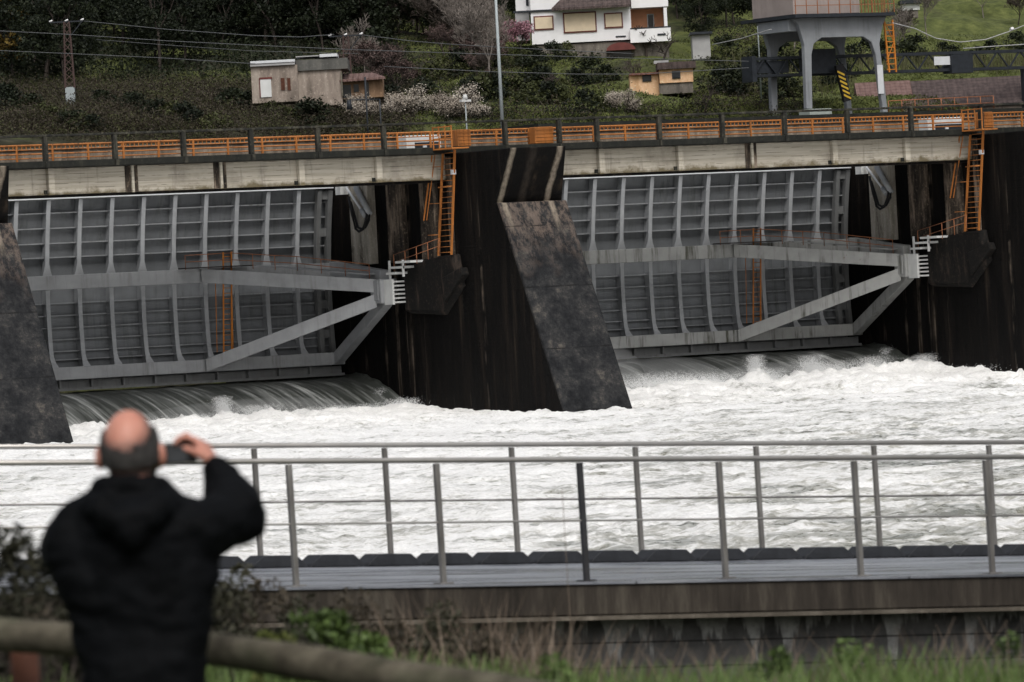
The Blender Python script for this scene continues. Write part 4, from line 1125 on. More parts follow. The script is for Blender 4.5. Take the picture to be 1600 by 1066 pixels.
L2 = 'dark tree close behind the houses right of the white house'
for k in range(12):
    x = 1052+(k*41.7) % 160; y = 8+(k*17.3) % 46
    place(random.choice(ev), x, y, L2, 'dark trees between the white house and the crane', .62)
place(ev[0], 1095, 66, 'dark tree touching the right wall of the white house', None, .55)
place(ye, 22, 122, 'yellowing autumn tree at the top left corner', None, 1.15)
place(ye, 62, 70, 'smaller yellowing tree just right of the corner autumn tree', None, .8)
L3 = 'leafless brown tree on the middle terraces between the two houses'
for k in range(40):
    x = 560+(k*67.9) % 280; y = 28+(k*29.1) % 124
    if x > 765: x -= 60
    place(random.choice(ba+mv), x, y, L3, 'leafless trees on the middle terraces', random.uniform(.55, .9))
L4 = 'rounded dark shrub on the terraces in the middle of the hillside'
for k in range(48):
    x = 590+(k*83.9) % 600; y = 92+(k*31.7) % 88
    if 960 < x < 1110 and y < 172: x += 170 if x > 1040 else -150
    place(random.choice(sb+sg), x, y, L4, 'rounded shrubs on the terraces', random.uniform(.6, 1.05), 1.15)
for x, y in ((400, 160), (440, 163), (470, 166), (505, 168), (530, 166), (388, 150)):
    place(sg[0], x, y, 'small green bush at the foot of the derelict building', 'bushes at the foot of the derelict building', .42, 1.3)
L5 = 'low scrubby bush on the brown slope left of the derelict building'
for k in range(46):
    x = -20+(k*71.3) % 560; y = 158+(k*19.3) % 50
    place(random.choice(sb+sg), x, y, L5, 'scrubby bushes on the left slope', random.uniform(.45, .8), 1.3)
place(pk, 812, 90, 'pink blossoming tree at the left corner of the white house', None, .72)
place(pk, 772, 96, 'smaller pink-mauve blossoming tree left of the tall lamp post', None, .5)
for k, x in enumerate((545, 575, 605, 628, 652, 676, 700, 724, 748, 560, 590, 640, 690, 735)):
    place(wb[k % 2], x, 186+random.uniform(-6, 8), 'white blossoming bush in the row behind the left deck railing', 'white blossoming bushes behind the railing', random.uniform(.7, 1.05), 1.2)
place(wb[0], 950, 178, 'pale pink blossoming bush below the orange cottage', None, .9); place(wb[1], 975, 180, 'grey-white blossoming bush right of the pale pink one', None, .8)
for k, (x, y, lab) in enumerate(((885, 84, 'bare pruned tree in front of the large window of the white house'), (1010, 92, 'bare dark tree in front of the salmon balcony'), (1035, 96, 'bare dark tree at the right corner of the white house'),
                    (995, 142, 'bare gnarled tree at the left end of the orange cottage'), (1040, 144, 'bare tree in front of the orange cottage windows'), (497, 158, 'bare tree against the grey wall of the derelict building'),
                    (1100, 172, 'small pale bare tree right of the orange cottage'), (865, 160, 'bare dark tree on the green terrace right of the lamp post'))):
    place(orc[k % 2], x, y, lab, None, random.uniform(.8, 1.1))
for k, (x, y) in enumerate(((1402, 96), (1418, 70), (1450, 60), (1538, 30), (1590, 40), (1240, 80))):
    place(ba[k % 3], x, y, 'thin leafless tree behind the crane and lattice girder', 'leafless trees at the upper right', .6)
for k in range(22):
    x = 1130+(k*57.3) % 500; y = 78+(k*7.7) % 20 if x > 1400 else 90+(k*13.1) % 60
    if x > 1330 and y > 100: y = 95
    place(random.choice(sb), x, y, 'dark hedge shrub behind the lattice girder at right', 'hedge shrubs at the upper right', random.uniform(.5, .8), 1.3)
for k in range(9):
    place(random.choice(ol+ev[:1]), 1110+(k*61) % 520, -25+(k*7) % 18, 'dark tree along the top edge above the grass field at right', 'trees above the grass field', .5)
for o in protos:
    for c in list(o.children): bpy.data.objects.remove(c)
    bpy.data.objects.remove(o)

# undergrowth over the slopes: nobody could count it
def scatter(name, n, xr, yr, mat, per, rad, ls, hgt, label, seed, filt=None):
    r = random.Random(seed); C = []
    for k in range(n):
        x = r.uniform(*xr); y = r.uniform(*yr)
        if filt and not filt(x, y): continue
        p, D = hit(x, y); q = rng.normal(size=(per, 3))*np.array([rad, rad, 1e-9])
        X = p.x+q[:, 0]; Y = p.y+q[:, 1]; Z = hz(X, Y)+np.abs(rng.normal(size=per))*hgt*.6
        C.append(np.stack([X, Y, Z], -1))
    C = np.concatenate(C); V, Q = cards(C, rng.uniform(.5, 1.4, len(C))*ls, .35)
    return finish(link(name, np_mesh(name, V, Q, M[mat])), label, 'undergrowth', None, 'stuff')
scatter('bramble_scrub', 1300, (-40, 620), (135, 214), 'bramble', 90, .8, .075, .6, 'brown tangled bramble scrub on the left slope', 1)
scatter('scrub_leaves', 900, (-40, 620), (120, 214), 'leaf_olive', 80, .7, .07, .4, 'olive green scrub mixed in the brambles', 2)
scatter('terrace_grass', 1500, (580, 1620), (60, 200), 'leaf_green', 60, .9, .08, .10, 'short green grass on the hillside terraces', 3)
scatter('terrace_brush', 420, (560, 1260), (30, 200), 'bramble', 80, .7, .08, .5, 'brown and mauve brush between the terraces', 4, lambda x, y: not (800 < x < 1110 and y < 92) and not (960 < x < 1100 and y < 168))
scatter('terrace_dark_brush', 260, (560, 1260), (30, 200), 'leaf_dark', 90, .7, .09, .55, 'dark green brush between the terraces', 5, lambda x, y: not (800 < x < 1110 and y < 92) and not (960 < x < 1100 and y < 168))
scatter('house_grass', 140, (400, 560), (150, 172), 'leaf_green', 60, .6, .07, .10, 'bright green grass in front of the derelict building', 7)
scatter('wood_floor', 500, (-40, 620), (10, 130), 'leaf_dark', 50, 1.0, .16, .8, 'dark undergrowth beneath the evergreen wood', 6)
# vineyard canes behind the girder
C = []
for k in range(900):
    x = random.uniform(1130, 1620); y = random.uniform(100, 152)
    if 1340 < x and y > 118: y = random.uniform(98, 116)
    p, D = hit(x, y)
    C.append(((p.x, p.y, p.z-.1), (p.x+random.gauss(0, .12), p.y+random.gauss(0, .1), p.z+random.uniform(.5, 1.2)), .03, .015))
finish(link('vineyard_canes', segs_mesh('vineyard_canes', C, M['cane'])), 'rows of yellow-green vine canes and stakes behind the lattice girder', 'vines', None, 'stuff')

# ------------------------------------------------------------------ spray
def spray(name, plumes, label):
    plumes = [(a, b, c-.15, d, e, int(f*2.6)) for a, b, c, d, e, f in plumes]
    C = []; S = []
    for (x, y, z, w, hh, n) in plumes:
        t = rng.uniform(0, 1, n)**1.6
        C.append(np.stack([x+rng.normal(size=n)*w*(.5+.6*t), y+rng.normal(size=n)*w*.5, z+.1+hh*t*.8+(.35 if x > 178 else 0)+rng.normal(size=n)*.07], -1)); S.append(rng.uniform(.010, .028, n)*(1.2-.7*t))
    C = np.concatenate(C); S = np.concatenate(S)[:, None]; n = len(C)
    off = np.array([(1, 0, 0), (-1, 0, 0), (0, 1, 0), (0, -1, 0), (0, 0, 1), (0, 0, -1)], float)
    V = (C[:, None, :]+off[None]*S[:, None, :]).reshape(-1, 3)
    f = np.array([(0, 2, 4), (2, 1, 4), (1, 3, 4), (3, 0, 4), (2, 0, 5), (1, 2, 5), (3, 1, 5), (0, 3, 5)])
    Q = (np.arange(n)[:, None, None]*6+f[None]).reshape(-1, 3)
    return finish(link(name, np_mesh(name, V, Q, M['spray'], n=3)), label, 'spray', None, 'stuff')
pl = [(158.6, 282.9, .5, .28, 1.35, 2200), (160.6, 282.8, .4, .8, .8, 2500), (156.5, 282.6, .3, 1.2, .55, 2200), (165, 281.5, .4, 2.0, .45, 2500), (168.7, 281.2, .4, .7, .7, 1500), (152, 281, .3, 2.5, .4, 2500), (148, 280, .3, 2, .4, 1500), (169.0, 284.0, .8, .25, .9, 500)]
spray('spray', pl, 'white spray thrown up where the left chute lands')
pl = [(192.3, 282.4, .6, .3, 1.5, 2600), (193, 282.6, .4, .8, .8, 1800), (196.2, 282.5, .6, .5, 1.3, 2200), (197.2, 282.4, .5, 1.1, .9, 2600), (200.0, 282, .5, .7, 1.1, 2000), (188.5, 282, .4, 1.6, .7, 2200), (203.2, 281.5, .5, .5, 1.0, 1800), (184.5, 281, .5, 2.0, .9, 2500), (206, 277, .3, 3, .4, 600), (203.5, 285.5, 1.2, .25, .7, 500)]
spray('spray', pl, 'white spray thrown up where the right chute lands')
# drifting mist over the left end of the right gate
def mist():
    import bmesh
    bm = bmesh.new()
    for c, s in (((181.5, 282.5, 1.2), (3.2, 2.6, 2.3)), ((186.5, 283.5, .9), (4.2, 2.4, 1.5)), ((193.5, 282.5, .6), (5.5, 2.5, 1.1)), ((160, 282.5, .5), (7, 2.3, .9))):
        bmesh.ops.create_icosphere(bm, subdivisions=3, radius=1, matrix=Matrix.Translation(c) @ Matrix.Diagonal((*s, 1)))
    me = bpy.data.meshes.new('spray_mist'); bm.to_mesh(me); bm.free()
    mt = bpy.data.materials.new('mist'); mt.use_nodes = True; nt = mt.node_tree; nt.nodes.clear()
    out = nt.nodes.new('ShaderNodeOutputMaterial'); v = nt.nodes.new('ShaderNodeVolumePrincipled')
    v.inputs['Color'].default_value = (.95, .96, .97, 1); v.inputs['Density'].default_value = .07; v.inputs['Anisotropy'].default_value = .2
    nt.links.new(v.outputs[0], out.inputs['Volume']); me.materials.append(mt)
    return finish(link('spray_mist', me), 'thin white mist drifting over the foot of the right gate', 'mist', None, 'stuff')
mist()

# ------------------------------------------------------------------ walkway
sl = -.052
zn = lambda x, y=46.: 2.60+sl*(x-26.4)+(y-46)*.016
def sheared(mb):                        # turn z given above the walkway plane into world z
    mb.v = [(x, y, z+zn(x, y)) for x, y, z in mb.v]; return mb
b = MB()
for k in range(30): b.box(10+k*1.5, 11.5+k*1.5, 45.86, 52.5, -.12, 0)
finish(sheared(MB().box(5, 60, 45.78, 52.5, -.02, 0)).build('walkway', M['walk']), kind='structure')
pw = sheared(MB().box(5, 60, 45.80, 52.55, -.30, -.022)).build('walkway_beam', M['fascia'], bevel=.015)
finish(pw, 'dark stained concrete edge beam along the near side of the walkway', 'edge beam')
lip = sheared(MB().box(5, 60, 45.72, 45.98, -.335, -.302)).build('walkway_lip', M['fascia']); finish(lip, 'narrow worn ledge under the walkway edge beam', 'ledge')
lip.data.materials[0] = stained('worn_ledge', [(.3, (.05, .042, .032)), (.5, (.11, .095, .075)), (.7, (.18, .16, .13))])
lw = MB().box(5, 60, 46.15, 46.9, -1, 3.0); lw.v = [(x, y, z if z < 0 else zn(x, y)-.338) for x, y, z in lw.v]
finish(lw.build('retaining_wall', M['lowwall']), 'grey block retaining wall with white efflorescence runs under the walkway', 'wall')
rw = MB().box(5, 60, 52.0, 52.55, -3, 3); rw.v = [(x, y, z if z < 0 else zn(x, y)-.304) for x, y, z in rw.v]
finish(rw.build('quay_wall', M['fascia']), 'dark quay wall dropping to the river beyond the walkway', 'wall')
def railing(y, x0, sp, n, label, darks, h=1.085, w=.045):
    o = empty('walkway_railing', (x0+sp*n/2, y, zn(x0+sp*n/2, y)), label, 'railing', 'steel railings of the walkway')
    xa, xb = x0-.5*sp, x0+sp*(n-1)+.4*sp
    P = lambda x, z: Vector((x, y, zn(x, y)+z))
    MB().tube(P(xa, h), P(xb, h), .025, n=14).build('top_rail', M['rail_top'], o)
    for z in ((.44, .20) if False else ((h*.475, h*.245))):
        pass
    for k in range(n):
        x = x0+sp*k; p = MB(); lean = -.013
        p.beam(P(x+lean, h-.03), P(x, 0), .045, w, (1, 0, 0))
        p.box(x-.07, x+.07, y-.06, y+.06, zn(x, y)+.002, zn(x, y)+.014)
        p.build('post', M['rail_dark'] if k in darks else M['rail'], o)
    return o, P, xa, xb
o, P, xa, xb = railing(46.0, 26.42-1.487*7, 1.487, 16, 'nearer steel walkway railing, lower and in front of the other one', {9})
MB().tube(P(xa, .54), P(xb, .54), .011, n=6).build('mid_rail', M['rail_top'], o)
o, P, xa, xb = railing(52.2, 29.60-1.478*7, 1.478, 17, 'farther steel walkway railing on the river side behind the dark kerb blocks', set(), 1.175, .042)
MB().tube(P(xa, .62), P(xb, .62), .012, n=6).build('mid_rail', M['rail'], o)
# kerb blocks along the far edge
kb = MB()
x0k = on(553, 868, 1, 51.6).x; stp = (on(1475, 850, 1, 51.6).x-x0k)/11
def kerb_mesh():
    s = MB(); w = stp/2-.012
    poly = [(-w, 0, 0), (w, 0, 0), (w-.02, 0, .03), (w-.13, 0, .115), (-w+.13, 0, .115), (-w+.02, 0, .03)]
    s.prism(poly, (0, .28, 0)); return s.build('kerb_block', M['kerb'], bevel=.006)
k0 = kerb_mesh(); k0.location = (0, 0, 0)
names = 'dark chamfered kerb block in the row along the far edge of the walkway'
for k in range(-7, 15):
    x = x0k+stp*(k+.5)
    c = k0 if k == -7 else k0.copy()
    if k != -7: COL.objects.link(c)
    c.location = (x, 51.5, zn(x, 51.5)+.004); c.rotation_euler = (0, -math.atan(sl), 0)
    finish(c, names, 'kerb block', 'dark kerb blocks along the walkway')

# ------------------------------------------------------------------ foreground bank
def gz_(X, Y):
    L = X*CA - Y*SA; D = X*SA + Y*CA
    return np.interp(D, [-20, 12, 18, 24, 30, 38, 44, 60], [3.0, 2.95, 2.88, 2.72, 2.45, 1.7, 1.2, .8]) - .05*np.clip(L, -8, 30) + .03*np.sin(X*1.3)*np.cos(Y*1.7)
gl, gd = np.linspace(-30, 30, 120), np.linspace(-15, 52, 140)
LL, DD = np.meshgrid(gl, gd); XX = DD*SA+LL*CA; YY = DD*CA-LL*SA
ZZ = gz_(XX, YY); ZZ = np.where(YY > 46.5, -1.2, ZZ)
V = np.stack([XX, YY, ZZ], -1).reshape(-1, 3); nr, nc = XX.shape; idx = np.arange(nr*nc).reshape(nr, nc)
Q = np.stack([idx[:-1, :-1], idx[:-1, 1:], idx[1:, 1:], idx[1:, :-1]], -1).reshape(-1, 4)
finish(link('grass_bank', np_mesh('grass_bank', V, Q, M['bank'], smooth=True)), kind='structure')
def FP(px, py, D):                       # ground point of the bank under a sight line at depth D
    p = atD(px, py, D); return Vector((p.x, p.y, float(gz_(p.x, p.y))))
# log fence
fo = empty('log_fence', FP(300, 1000, 18.2), 'rustic fence with a thick weathered horizontal log in front of the man', 'fence')
A = atD(-120, 984, 18.4); B = atD(330, 1014, 18.1); Cq = atD(760, 1078, 17.6); Dq = atD(1000, 1120, 17.2)
pts = [A.lerp(B, k/6) for k in range(6)]+[B.lerp(Cq, k/6) for k in range(6)]+[Cq, Dq]
MB().path(pts, [.052+.003*math.sin(i*1.7) for i in range(len(pts))], 14).build('rail', M['wood'], fo)
for px, D_ in ((51, 18.42), (800, 17.6)):
    p = atD(px, 1000, D_); g = float(gz_(p.x, p.y)); zt = (A.z+(B.z-A.z)*.3) if px < 300 else Cq.z
    MB().tube((p.x, p.y+.06, g-.2), (p.x, p.y+.06, zt-.02), .045, .042, n=12).build('post', M['post_wood'], fo)

# plants of the bank
def blades(name, n, xr, Dr, hr, mat, label, seed, wd=.007, top=None, bend=.3, cat='grass'):
    r = np.random.default_rng(seed); px = r.uniform(*xr, n); D = r.uniform(*Dr, n)
    L = (px-800)/F*D; X = D*SA+L*CA; Y = D*CA-L*SA; Z = gz_(X, Y)
    H = r.uniform(*hr, n)
    if top: H = np.minimum(H, top(px, D, Z)*r.uniform(.72, 1.08, n))
    H = np.maximum(H, .12)
    ang = r.uniform(0, 6.283, n); bx = np.cos(ang)*H*bend*r.uniform(.2, 1, n); by = np.sin(ang)*H*bend*r.uniform(.2, 1, n)
    V = []; 
    a2 = r.uniform(0, 6.283, n); wx = np.cos(a2)*wd; wy = np.sin(a2)*wd
    for t, w in ((0, 1), (.4, .85), (.75, .55), (1, .1)):
        for s_ in (-1, 1): V.append(np.stack([X+bx*t*t+wx*w*s_, Y+by*t*t+wy*w*s_, Z+H*t*(1-.15*t)], -1))
    V = np.stack(V, 1).reshape(-1, 3); b = np.arange(n)[:, None]*8
    Q = np.concatenate([b+np.array([2*k, 2*k+1, 2*k+3, 2*k+2]) for k in range(3)], 0)
    return finish(link(name, np_mesh(name, V, Q, M[mat])), label, cat, None, 'stuff')
def ztop(py): return lambda px, D, Z: np.maximum(.1, ZC-(py(px)-500+.053*(px-800))*D/F-Z)
blades('bank_grass', 18000, (-60, 1660), (19.5, 30), (.45, 1.15), 'leaf_weed', 'bright green tall grass on the bank in front of the walkway', 1, .010, ztop(lambda x: np.interp(x, [0, 300, 600, 800, 1000, 1200, 1350, 1600], [1000, 990, 985, 1005, 1010, 995, 975, 1000])))
blades('dry_grass', 2600, (560, 1640), (24, 40), (.4, 1.3), 'dry', 'dry brown and reddish grass stems on the bank', 2, .007, ztop(lambda x: np.interp(x, [560, 700, 900, 1200, 1600], [900, 900, 950, 960, 930])), .45)
blades('dry_stems', 1500, (560, 860), (30, 42), (.6, 1.6), 'dry', 'thicket of dry reddish stems beside the leafy shrub', 3, .005, ztop(lambda x: np.interp(x, [560, 640, 760, 900], [930, 870, 885, 960])), .3)
# one lone thin stem against the water
p = FP(873, 800, 40); q = atD(878, 762, 40); MB().path([p, p.lerp(q, .5)+Vector((.03, 0, 0)), q], [.0028, .0026, .002], 5).build('dry_stalk', M['dry'])
finish(bpy.data.objects['dry_stalk'], 'single thin stalk standing up against the white water in the middle', 'stalk')
def near_shrub(name, px, py_top, D, w, label, mat, nb, per, ls, seed, bark='bark', stems=5):
    p = FP(px, 1000, D); H = (ZC-(py_top-500+.053*(px-800))*D/F)-p.z; H = max(H, .3)
    o = empty(name, p, label, 'shrub')
    V, Q = cards(crown_pts(H*.2, H*.95, w, nb, per, w*.35, seed), rng.uniform(.6, 1.3, nb*per)*ls, .55)
    link('foliage', np_mesh('foliage', V, Q, M[mat]), o)
    S = []
    r = random.Random(seed)
    for k in range(stems):
        s_, _ = branching(seed*9+k, H*1.0, 3, .45, .014, 2, .35)
        S += [(a, b, max(c, .003), max(d, .002)) for a, b, c, d in s_]
    link('stems', segs_mesh('stems', S, M[bark]), o)
    return o
near_shrub('leafy_shrub', 500, 925, 24, .22, 'bright leafy green shrub low in the middle left, right of the man', 'leaf_weed', 26, 90, .020, 3)
near_shrub('leafy_shrub', 570, 950, 25, .16, 'small green leafy plant just right of the bright shrub', 'leaf_weed', 18, 80, .018, 13)
near_shrub('leafy_shrub', 430, 955, 23, .16, 'green leafy plant between the man and the bright shrub', 'leaf_green', 18, 80, .018, 14)
near_shrub('dark_shrub', 20, 812, 22, .25, 'dark twiggy shrub at the left edge behind the log fence', 'leaf_near_dark', 44, 80, .016, 4, stems=9)
near_shrub('dark_shrub', 82, 850, 21.5, .17, 'dark twiggy shrub touching the left elbow of the man', 'leaf_near_dark', 34, 80, .016, 5, stems=7)
near_shrub('thorny_shrub', 385, 870, 33, .28, 'sparse dark leafy shrub in front of the left end of the walkway', 'leaf_near_dark', 20, 32, .022, 6, stems=6)
near_shrub('thorny_shrub', 460, 905, 34, .2, 'sparse low dark shrub under the walkway left of the bright shrub', 'leaf_near_dark', 14, 28, .022, 7, stems=5)
for q, (px_, pt_, D_, w_, lab_) in enumerate(((345, 905, 27, .3, 'tangled brown shrub against the right side of the man'), (400, 900, 31, .38, 'dark brown thicket shrub under the left end of the walkway'), (470, 935, 28, .3, 'brown shrub behind the bright green shrub'), (560, 925, 31, .35, 'low brown shrub right of the bright green shrub, under the walkway edge'), (690, 945, 30, .3, 'wide brown shrub left of centre under the walkway edge'), (760, 985, 28, .25, 'small brown shrub at the centre bottom'), (120, 880, 26, .3, 'dark brown shrub hidden partly by the man'), (40, 900, 25, .3, 'brown shrub above the log fence at the left edge'))):
    near_shrub('brown_shrub', px_, pt_, D_, w_, lab_, 'bramble' if q % 2 else 'leaf_near_dark', 26, 90, .016, 40+q, stems=7)
near_shrub('brown_shrub', 640, 960, 33, .3, 'brown leafless shrub mixed with dry stems', 'bramble', 16, 60, .02, 8, stems=6)
near_shrub('brown_shrub', 370, 930, 30, .35, 'brown and green bramble right beside the back of the man', 'bramble', 18, 60, .022, 18, stems=6)
near_shrub('weed_clump', 1210, 1000, 24, .16, 'green weed clump low at the right of centre', 'leaf_weed', 12, 90, .013, 9)
near_shrub('weed_clump', 1330, 985, 26, .2, 'largest green weed clump low at the right', 'leaf_weed', 16, 90, .013, 10)
near_shrub('weed_clump', 1580, 960, 27, .22, 'dark green weed clump at the bottom right corner', 'leaf_weed', 18, 90, .013, 11)
near_shrub('weed_clump', 860, 1020, 24, .2, 'green weed clump low in the centre of the bank', 'leaf_weed', 16, 90, .014, 12)

# ------------------------------------------------------------------ the man
def ico(sub=3):
    import bmesh
    bm = bmesh.new(); bmesh.ops.create_icosphere(bm, subdivisions=sub, radius=1); V = [v.co.copy() for v in bm.verts]; Fc = [tuple(v.index for v in f.verts) for f in bm.faces]; bm.free(); return V, Fc
IV, IF = ico(3)
class Blob:
    def __init__(s): s.v = []; s.f = []
    def cap(s, p, q, r0, r1, flat=(1, 1, 1)):
        p = Vector(p); q = Vector(q); d = q-p; b = len(s.v); f = Vector(flat)
        for n in IV:
            nn = Vector((n.x*f.x, n.y*f.y, n.z*f.z))
            s.v.append((q+nn*r1 if n.dot(d) > 0 else p+nn*r0)[:])
        s.f += [tuple(i+b for i in t) for t in IF]; return s
    def ell(s, c, r, rot=None):
        b = len(s.v); c = Vector(c)
        for n in IV:
            q = Vector((n.x*r[0], n.y*r[1], n.z*r[2]))
            if rot: q = rot @ q
            s.v.append((c+q)[:])
        s.f += [tuple(i+b for i in t) for t in IF]; return s
    def mesh(s, name, mat, vox, smooth=8, fold=0, fs=9):
        me = bpy.data.meshes.new('tmp'); me.from_pydata(s.v, [], s.f); o = bpy.data.objects.new('tmp', me); COL.objects.link(o)
        r = o.modifiers.new('r', 'REMESH'); r.mode = 'VOXEL'; r.voxel_size = vox; r.use_smooth_shade = True
        if smooth: q = o.modifiers.new('s', 'SMOOTH'); q.iterations = smooth; q.factor = .5
        dg = bpy.context.evaluated_depsgraph_get(); dg.update(); out = bpy.data.meshes.new_from_object(o.evaluated_get(dg)); out.name = name
        bpy.data.objects.remove(o)
        if fold:
            for v in out.vertices:
                c = v.co; k = mnoise.noise(Vector((c.x*fs*.6, c.y*fs*.6, c.z*fs*1.3)))+.5*mnoise.noise(Vector((c.x*fs*2.1, c.y*fs*2, c.z*fs*3.3)))
                v.co = c + v.normal*fold*k
        out.polygons.foreach_set('use_smooth', [True]*len(out.polygons)); out.materials.clear(); out.materials.append(mat); return out
Dm = 17.45; hp_ = atD(202, 690, Dm)
gm = float(gz_(hp_.x, hp_.y)); top_z = atD(202, 638, Dm).z; HT = top_z-gm
man = empty('person', (hp_.x, hp_.y, gm), 'balding man in a black jacket seen from behind, raising a small camera to his face', 'person', rz=-AZ)
zo = HT-1.74
Z = lambda z: z+zo
HC = Vector((.0, .015, Z(1.625)))
HEADZ = HC.z; M['skin'] = skin_mat()
body = Blob()
tilt = Matrix.Rotation(math.radians(-8), 3, 'X') @ Matrix.Rotation(math.radians(-14), 3, 'Z')
body.ell(HC, (.077, .096, .112), tilt)
body.ell(HC+Vector((0, .03, -.055)), (.060, .068, .070))
body.ell(HC+Vector((.02, .105, -.105)), (.030, .022, .022))                  # chin
body.cap(HC+Vector((.028, .110, -.01)), HC+Vector((.034, .125, -.04)), .010, .016)   # nose
body.cap(HC+Vector((-.01, .10, .03)), HC+Vector((.055, .088, .03)), .014, .014)       # brow
body.cap(HC+Vector((.01, .113, -.068)), HC+Vector((.045, .105, -.068)), .010, .009)   # lips
for sgn in (-1, 1): body.ell(HC+Vector((sgn*.087, .0, -.022)), (.013, .024, .036), Matrix.Rotation(sgn*.35, 3, 'Z'))
body.cap(HC+Vector((0, -.01, -.09)), (0, -.01, Z(1.40)), .058, .066)
body.cap((0, 0, Z(1.38)), (0, 0, Z(1.0)), .13, .13, (1.1, .7, 1))
SR, ER, WR = Vector((.180, .0, Z(1.375))), Vector((.292, .14, Z(1.415))), Vector((.225, .29, Z(1.555)))
SLf, EL, WL = Vector((-.170, .0, Z(1.355))), Vector((-.205, .21, Z(1.345))), Vector((.02, .34, Z(1.56)))
for a, b_, c in ((SR, ER, WR), (SLf, EL, WL)):
    body.cap(a, b_, .05, .04); body.cap(b_, c, .040, .027)
body.cap((.095, 0, Z(.92)), (.10, .01, Z(.5)), .08, .055); body.cap((.10, .01, Z(.5)), (.11, -.01, Z(.09)), .05, .038)
body.cap((-.095, 0, Z(.92)), (-.10, .01, Z(.5)), .08, .055); body.cap((-.10, .01, Z(.5)), (-.11, -.01, Z(.09)), .05, .038)
body.cap((0, 0, Z(1.0)), (0, 0, Z(.9)), .14, .14, (1.1, .75, 1))
def hand(w, palm_dir, side, wrap, s=1):
    pd = Vector(palm_dir).normalized(); sd = Vector(side).normalized(); wd = Vector(wrap).normalized()
    k = w + pd*.085
    for j in range(4):
        o_ = sd*((j-1.5)*.020); body.cap(w+o_*.6, k+o_, .016, .0125)
    for j, ln in enumerate((.070, .078, .074, .058)):
        o_ = sd*((j-1.5)*.0215); a = k+o_; b1 = a+(pd*.75+wd*.55).normalized()*ln*.45; b2 = b1+(pd*.15+wd).normalized()*ln*.32; b3 = b2+(wd*.9-pd*.5).normalized()*ln*.25
        body.cap(a, b1, .0105, .0095); body.cap(b1, b2, .0095, .0088); body.cap(b2, b3, .0088, .0075)
    a = w+pd*.02-sd*.028*s; b1 = a+(pd*.6-sd*.7*s+wd*.3).normalized()*.042; b2 = b1+(pd*.7+wd*.6).normalized()*.034
    body.cap(a, b1, .015, .012); body.cap(b1, b2, .012, .0095)
CM = Vector((.127, .330, Z(1.598)))
hand(WR, (-.30, .25, .55), (.30, .55, -.2), (-.9, -.05, -.35))
hand(WL, (.55, .15, .3), (0, .75, -.25), (.55, -.1, .5), -1)
link('body', body.mesh('body', M['skin'], .0065, 3), man)
# eyes
for ex in (.008, .048): 
    e = Blob().ell(HC+Vector((ex, .092-abs(ex-.02)*.12, .008)), (.011, .011, .011)); me = bpy.data.meshes.new('eye'); me.from_pydata(e.v, [], e.f); me.materials.append(M['eye']); link('eye', me, man)
# hair: a shell round the sides and back, bald crown left open
hv = Blob().ell((0, 0, 0), (.0805, .1, .114), tilt)
import bmesh
me = bpy.data.meshes.new('hair'); me.from_pydata(hv.v, [], hv.f); bm = bmesh.new(); bm.from_mesh(me)
bmesh.ops.subdivide_edges(bm, edges=bm.edges[:], cuts=2, use_grid_fill=True)
kill = []
for f in bm.faces:
    c = f.calc_center_median(); n = c.normalized()
    bald = (n - Vector((-.13, -.62, .78)).normalized()).length < .93+.12*mnoise.noise(c*45)+random.gauss(0, .06) or (n.z > .35 and n.y > -.3 and abs(n.x) < .75)
    low = n.z < -.50-.2*max(0, n.y)
    face = n.y > .28
    if bald or low or face: kill.append(f)
bmesh.ops.delete(bm, geom=kill, context='FACES')
for v in bm.verts: v.co = v.co*(1+.022*mnoise.noise(v.co*90))
bm.to_mesh(me); bm.free(); me.materials.append(M['hair']); ho = link('hair', me, man, HC)
sm_ = ho.modifiers.new('t', 'SOLIDIFY'); sm_.thickness = .012; sm_.offset = 0
# jacket
J = Blob()
J.cap((0.01, -.01, Z(1.33)), (0.01, .0, Z(1.06)), .165, .158, (1.08, .8, 1))
J.cap((0.01, .0, Z(1.06)), (0.01, .0, Z(.80)), .162, .178, (1.08, .84, 1))
J.cap((-.08, 0, Z(1.36)), (.09, 0, Z(1.36)), .125, .125, (1, .9, 1.05))
J.cap((-.155, .0, Z(1.35)), (-.085, 0, Z(1.1)), .092, .11); J.cap((.155, .0, Z(1.355)), (.09, 0, Z(1.1)), .092, .115)
J.cap((-.05, -.01, Z(1.47)), (.05, -.01, Z(1.47)), .075, .075)
for a, b_, c in ((SR, ER, WR), (SLf, EL, WL)):
    J.cap(a, b_, .098, .082); J.cap(b_, b_.lerp(c, .5), .084, .066); J.cap(b_.lerp(c, .5), c-(c-b_).normalized()*.012, .066, .050)
J.cap((-.16, 0, Z(1.41)), (-.045, -.01, Z(1.49)), .07, .06); J.cap((.16, 0, Z(1.41)), (.045, -.01, Z(1.49)), .07, .06)
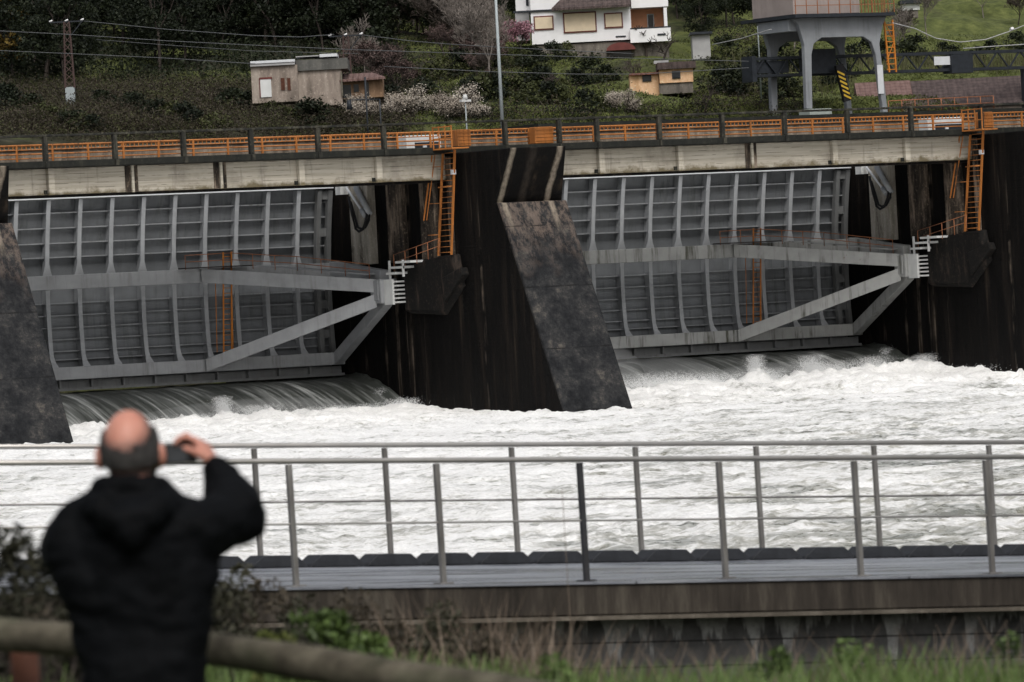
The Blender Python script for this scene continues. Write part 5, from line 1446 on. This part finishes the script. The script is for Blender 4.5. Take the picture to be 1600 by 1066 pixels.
# rolled hood and collar round the neck
for k in range(16):
    a0 = math.pi*2*k/16; a1 = math.pi*2*(k+1)/16
    pf = lambda a: (math.cos(a)*.088, math.sin(a)*.075-.01, Z(1.512)+.012*math.sin(a)*-1)
    J.cap(pf(a0), pf(a1), .030, .030)
    pf2 = lambda a: (math.cos(a)*.115, min(.02, math.sin(a)*.085-.03), Z(1.475)-.02*max(0, -math.sin(a)))
    J.cap(pf2(a0), pf2(a1), .036, .036)
J.cap((-.075, -.115, Z(1.46)), (0, -.145, Z(1.385)), .045, .05); J.cap((.075, -.115, Z(1.46)), (0, -.145, Z(1.385)), .045, .05)
J.cap((-.05, -.13, Z(1.43)), (.05, -.13, Z(1.43)), .05, .05)
jm = J.mesh('jacket', M['jacket'], .010, 5, .017, 8); link('jacket', jm, man)
W = Blob()
for s_ in (-1, 1): W.cap((s_*.085, 0, Z(.84)), (s_*.10, .01, Z(.5)), .10, .085); W.cap((s_*.10, .01, Z(.5)), (s_*.11, -.01, Z(.10)), .085, .07)
W.cap((-.06, 0, Z(.90)), (.06, 0, Z(.90)), .10, .10)
link('trousers', W.mesh('trousers', M['trouser'], .014, 5, .006, 8), man)
for s_ in (-1, 1):
    S_ = Blob().cap((s_*.11, -.05, .045), (s_*.13, .13, .035), .048, .045, (1, 1, .9)); link('shoe', S_.mesh('shoe', M['shoe'], .008, 3), man)
# the camera he holds
co = empty('compact_camera', man.location + Matrix.Rotation(-AZ, 3, 'Z') @ CM, 'small black compact camera held up at the right of his head', 'camera', rz=-AZ)
MB().box(-.046, .046, -.014, .016, -.031, .031).box(.015, .036, -.008, .01, .031, .037).build('camera_body', M['cam_black'], co, local=True, bevel=.006)
MB().tube((0, .016, 0), (0, .045, 0), .024, .021, n=20).build('lens', M['cam_black'], co, local=True)
MB().box(-.038, .018, -.0165, -.0145, -.026, .024).build('screen', M['cam_screen'], co, local=True)

# ------------------------------------------------------------------ light
w = bpy.data.worlds.new('World'); sc.world = w; w.use_nodes = True
nt = w.node_tree; bg = nt.nodes['Background']; sky = nt.nodes.new('ShaderNodeTexSky'); sky.sky_type = 'NISHITA'; sky.sun_disc = False
EL_, ROT = math.radians(52), math.radians(200)
sky.sun_elevation = EL_; sky.sun_rotation = ROT; sky.air_density = 1; sky.dust_density = 6; sky.ozone_density = 1
hs = nt.nodes.new('ShaderNodeHueSaturation'); hs.inputs['Saturation'].default_value = .38
nt.links.new(sky.outputs[0], hs.inputs['Color']); nt.links.new(hs.outputs[0], bg.inputs[0]); bg.inputs[1].default_value = .13
sd = bpy.data.lights.new('sun', 'SUN'); sd.energy = 1.0; sd.angle = math.radians(25); sd.color = (1, .985, .96)
so = bpy.data.objects.new('sun', sd); COL.objects.link(so)
dirv = Vector((math.sin(ROT)*math.cos(EL_), math.cos(ROT)*math.cos(EL_), math.sin(EL_)))
so.rotation_euler = dirv.to_track_quat('Z', 'Y').to_euler()
sc.view_settings.view_transform = 'Standard'; sc.view_settings.look = 'None'; sc.view_settings.exposure = 0.0; sc.view_settings.gamma = 1
sc.cycles.volume_bounces = 1; sc.cycles.max_bounces = 6; sc.cycles.diffuse_bounces = 3; sc.cycles.use_denoising = True
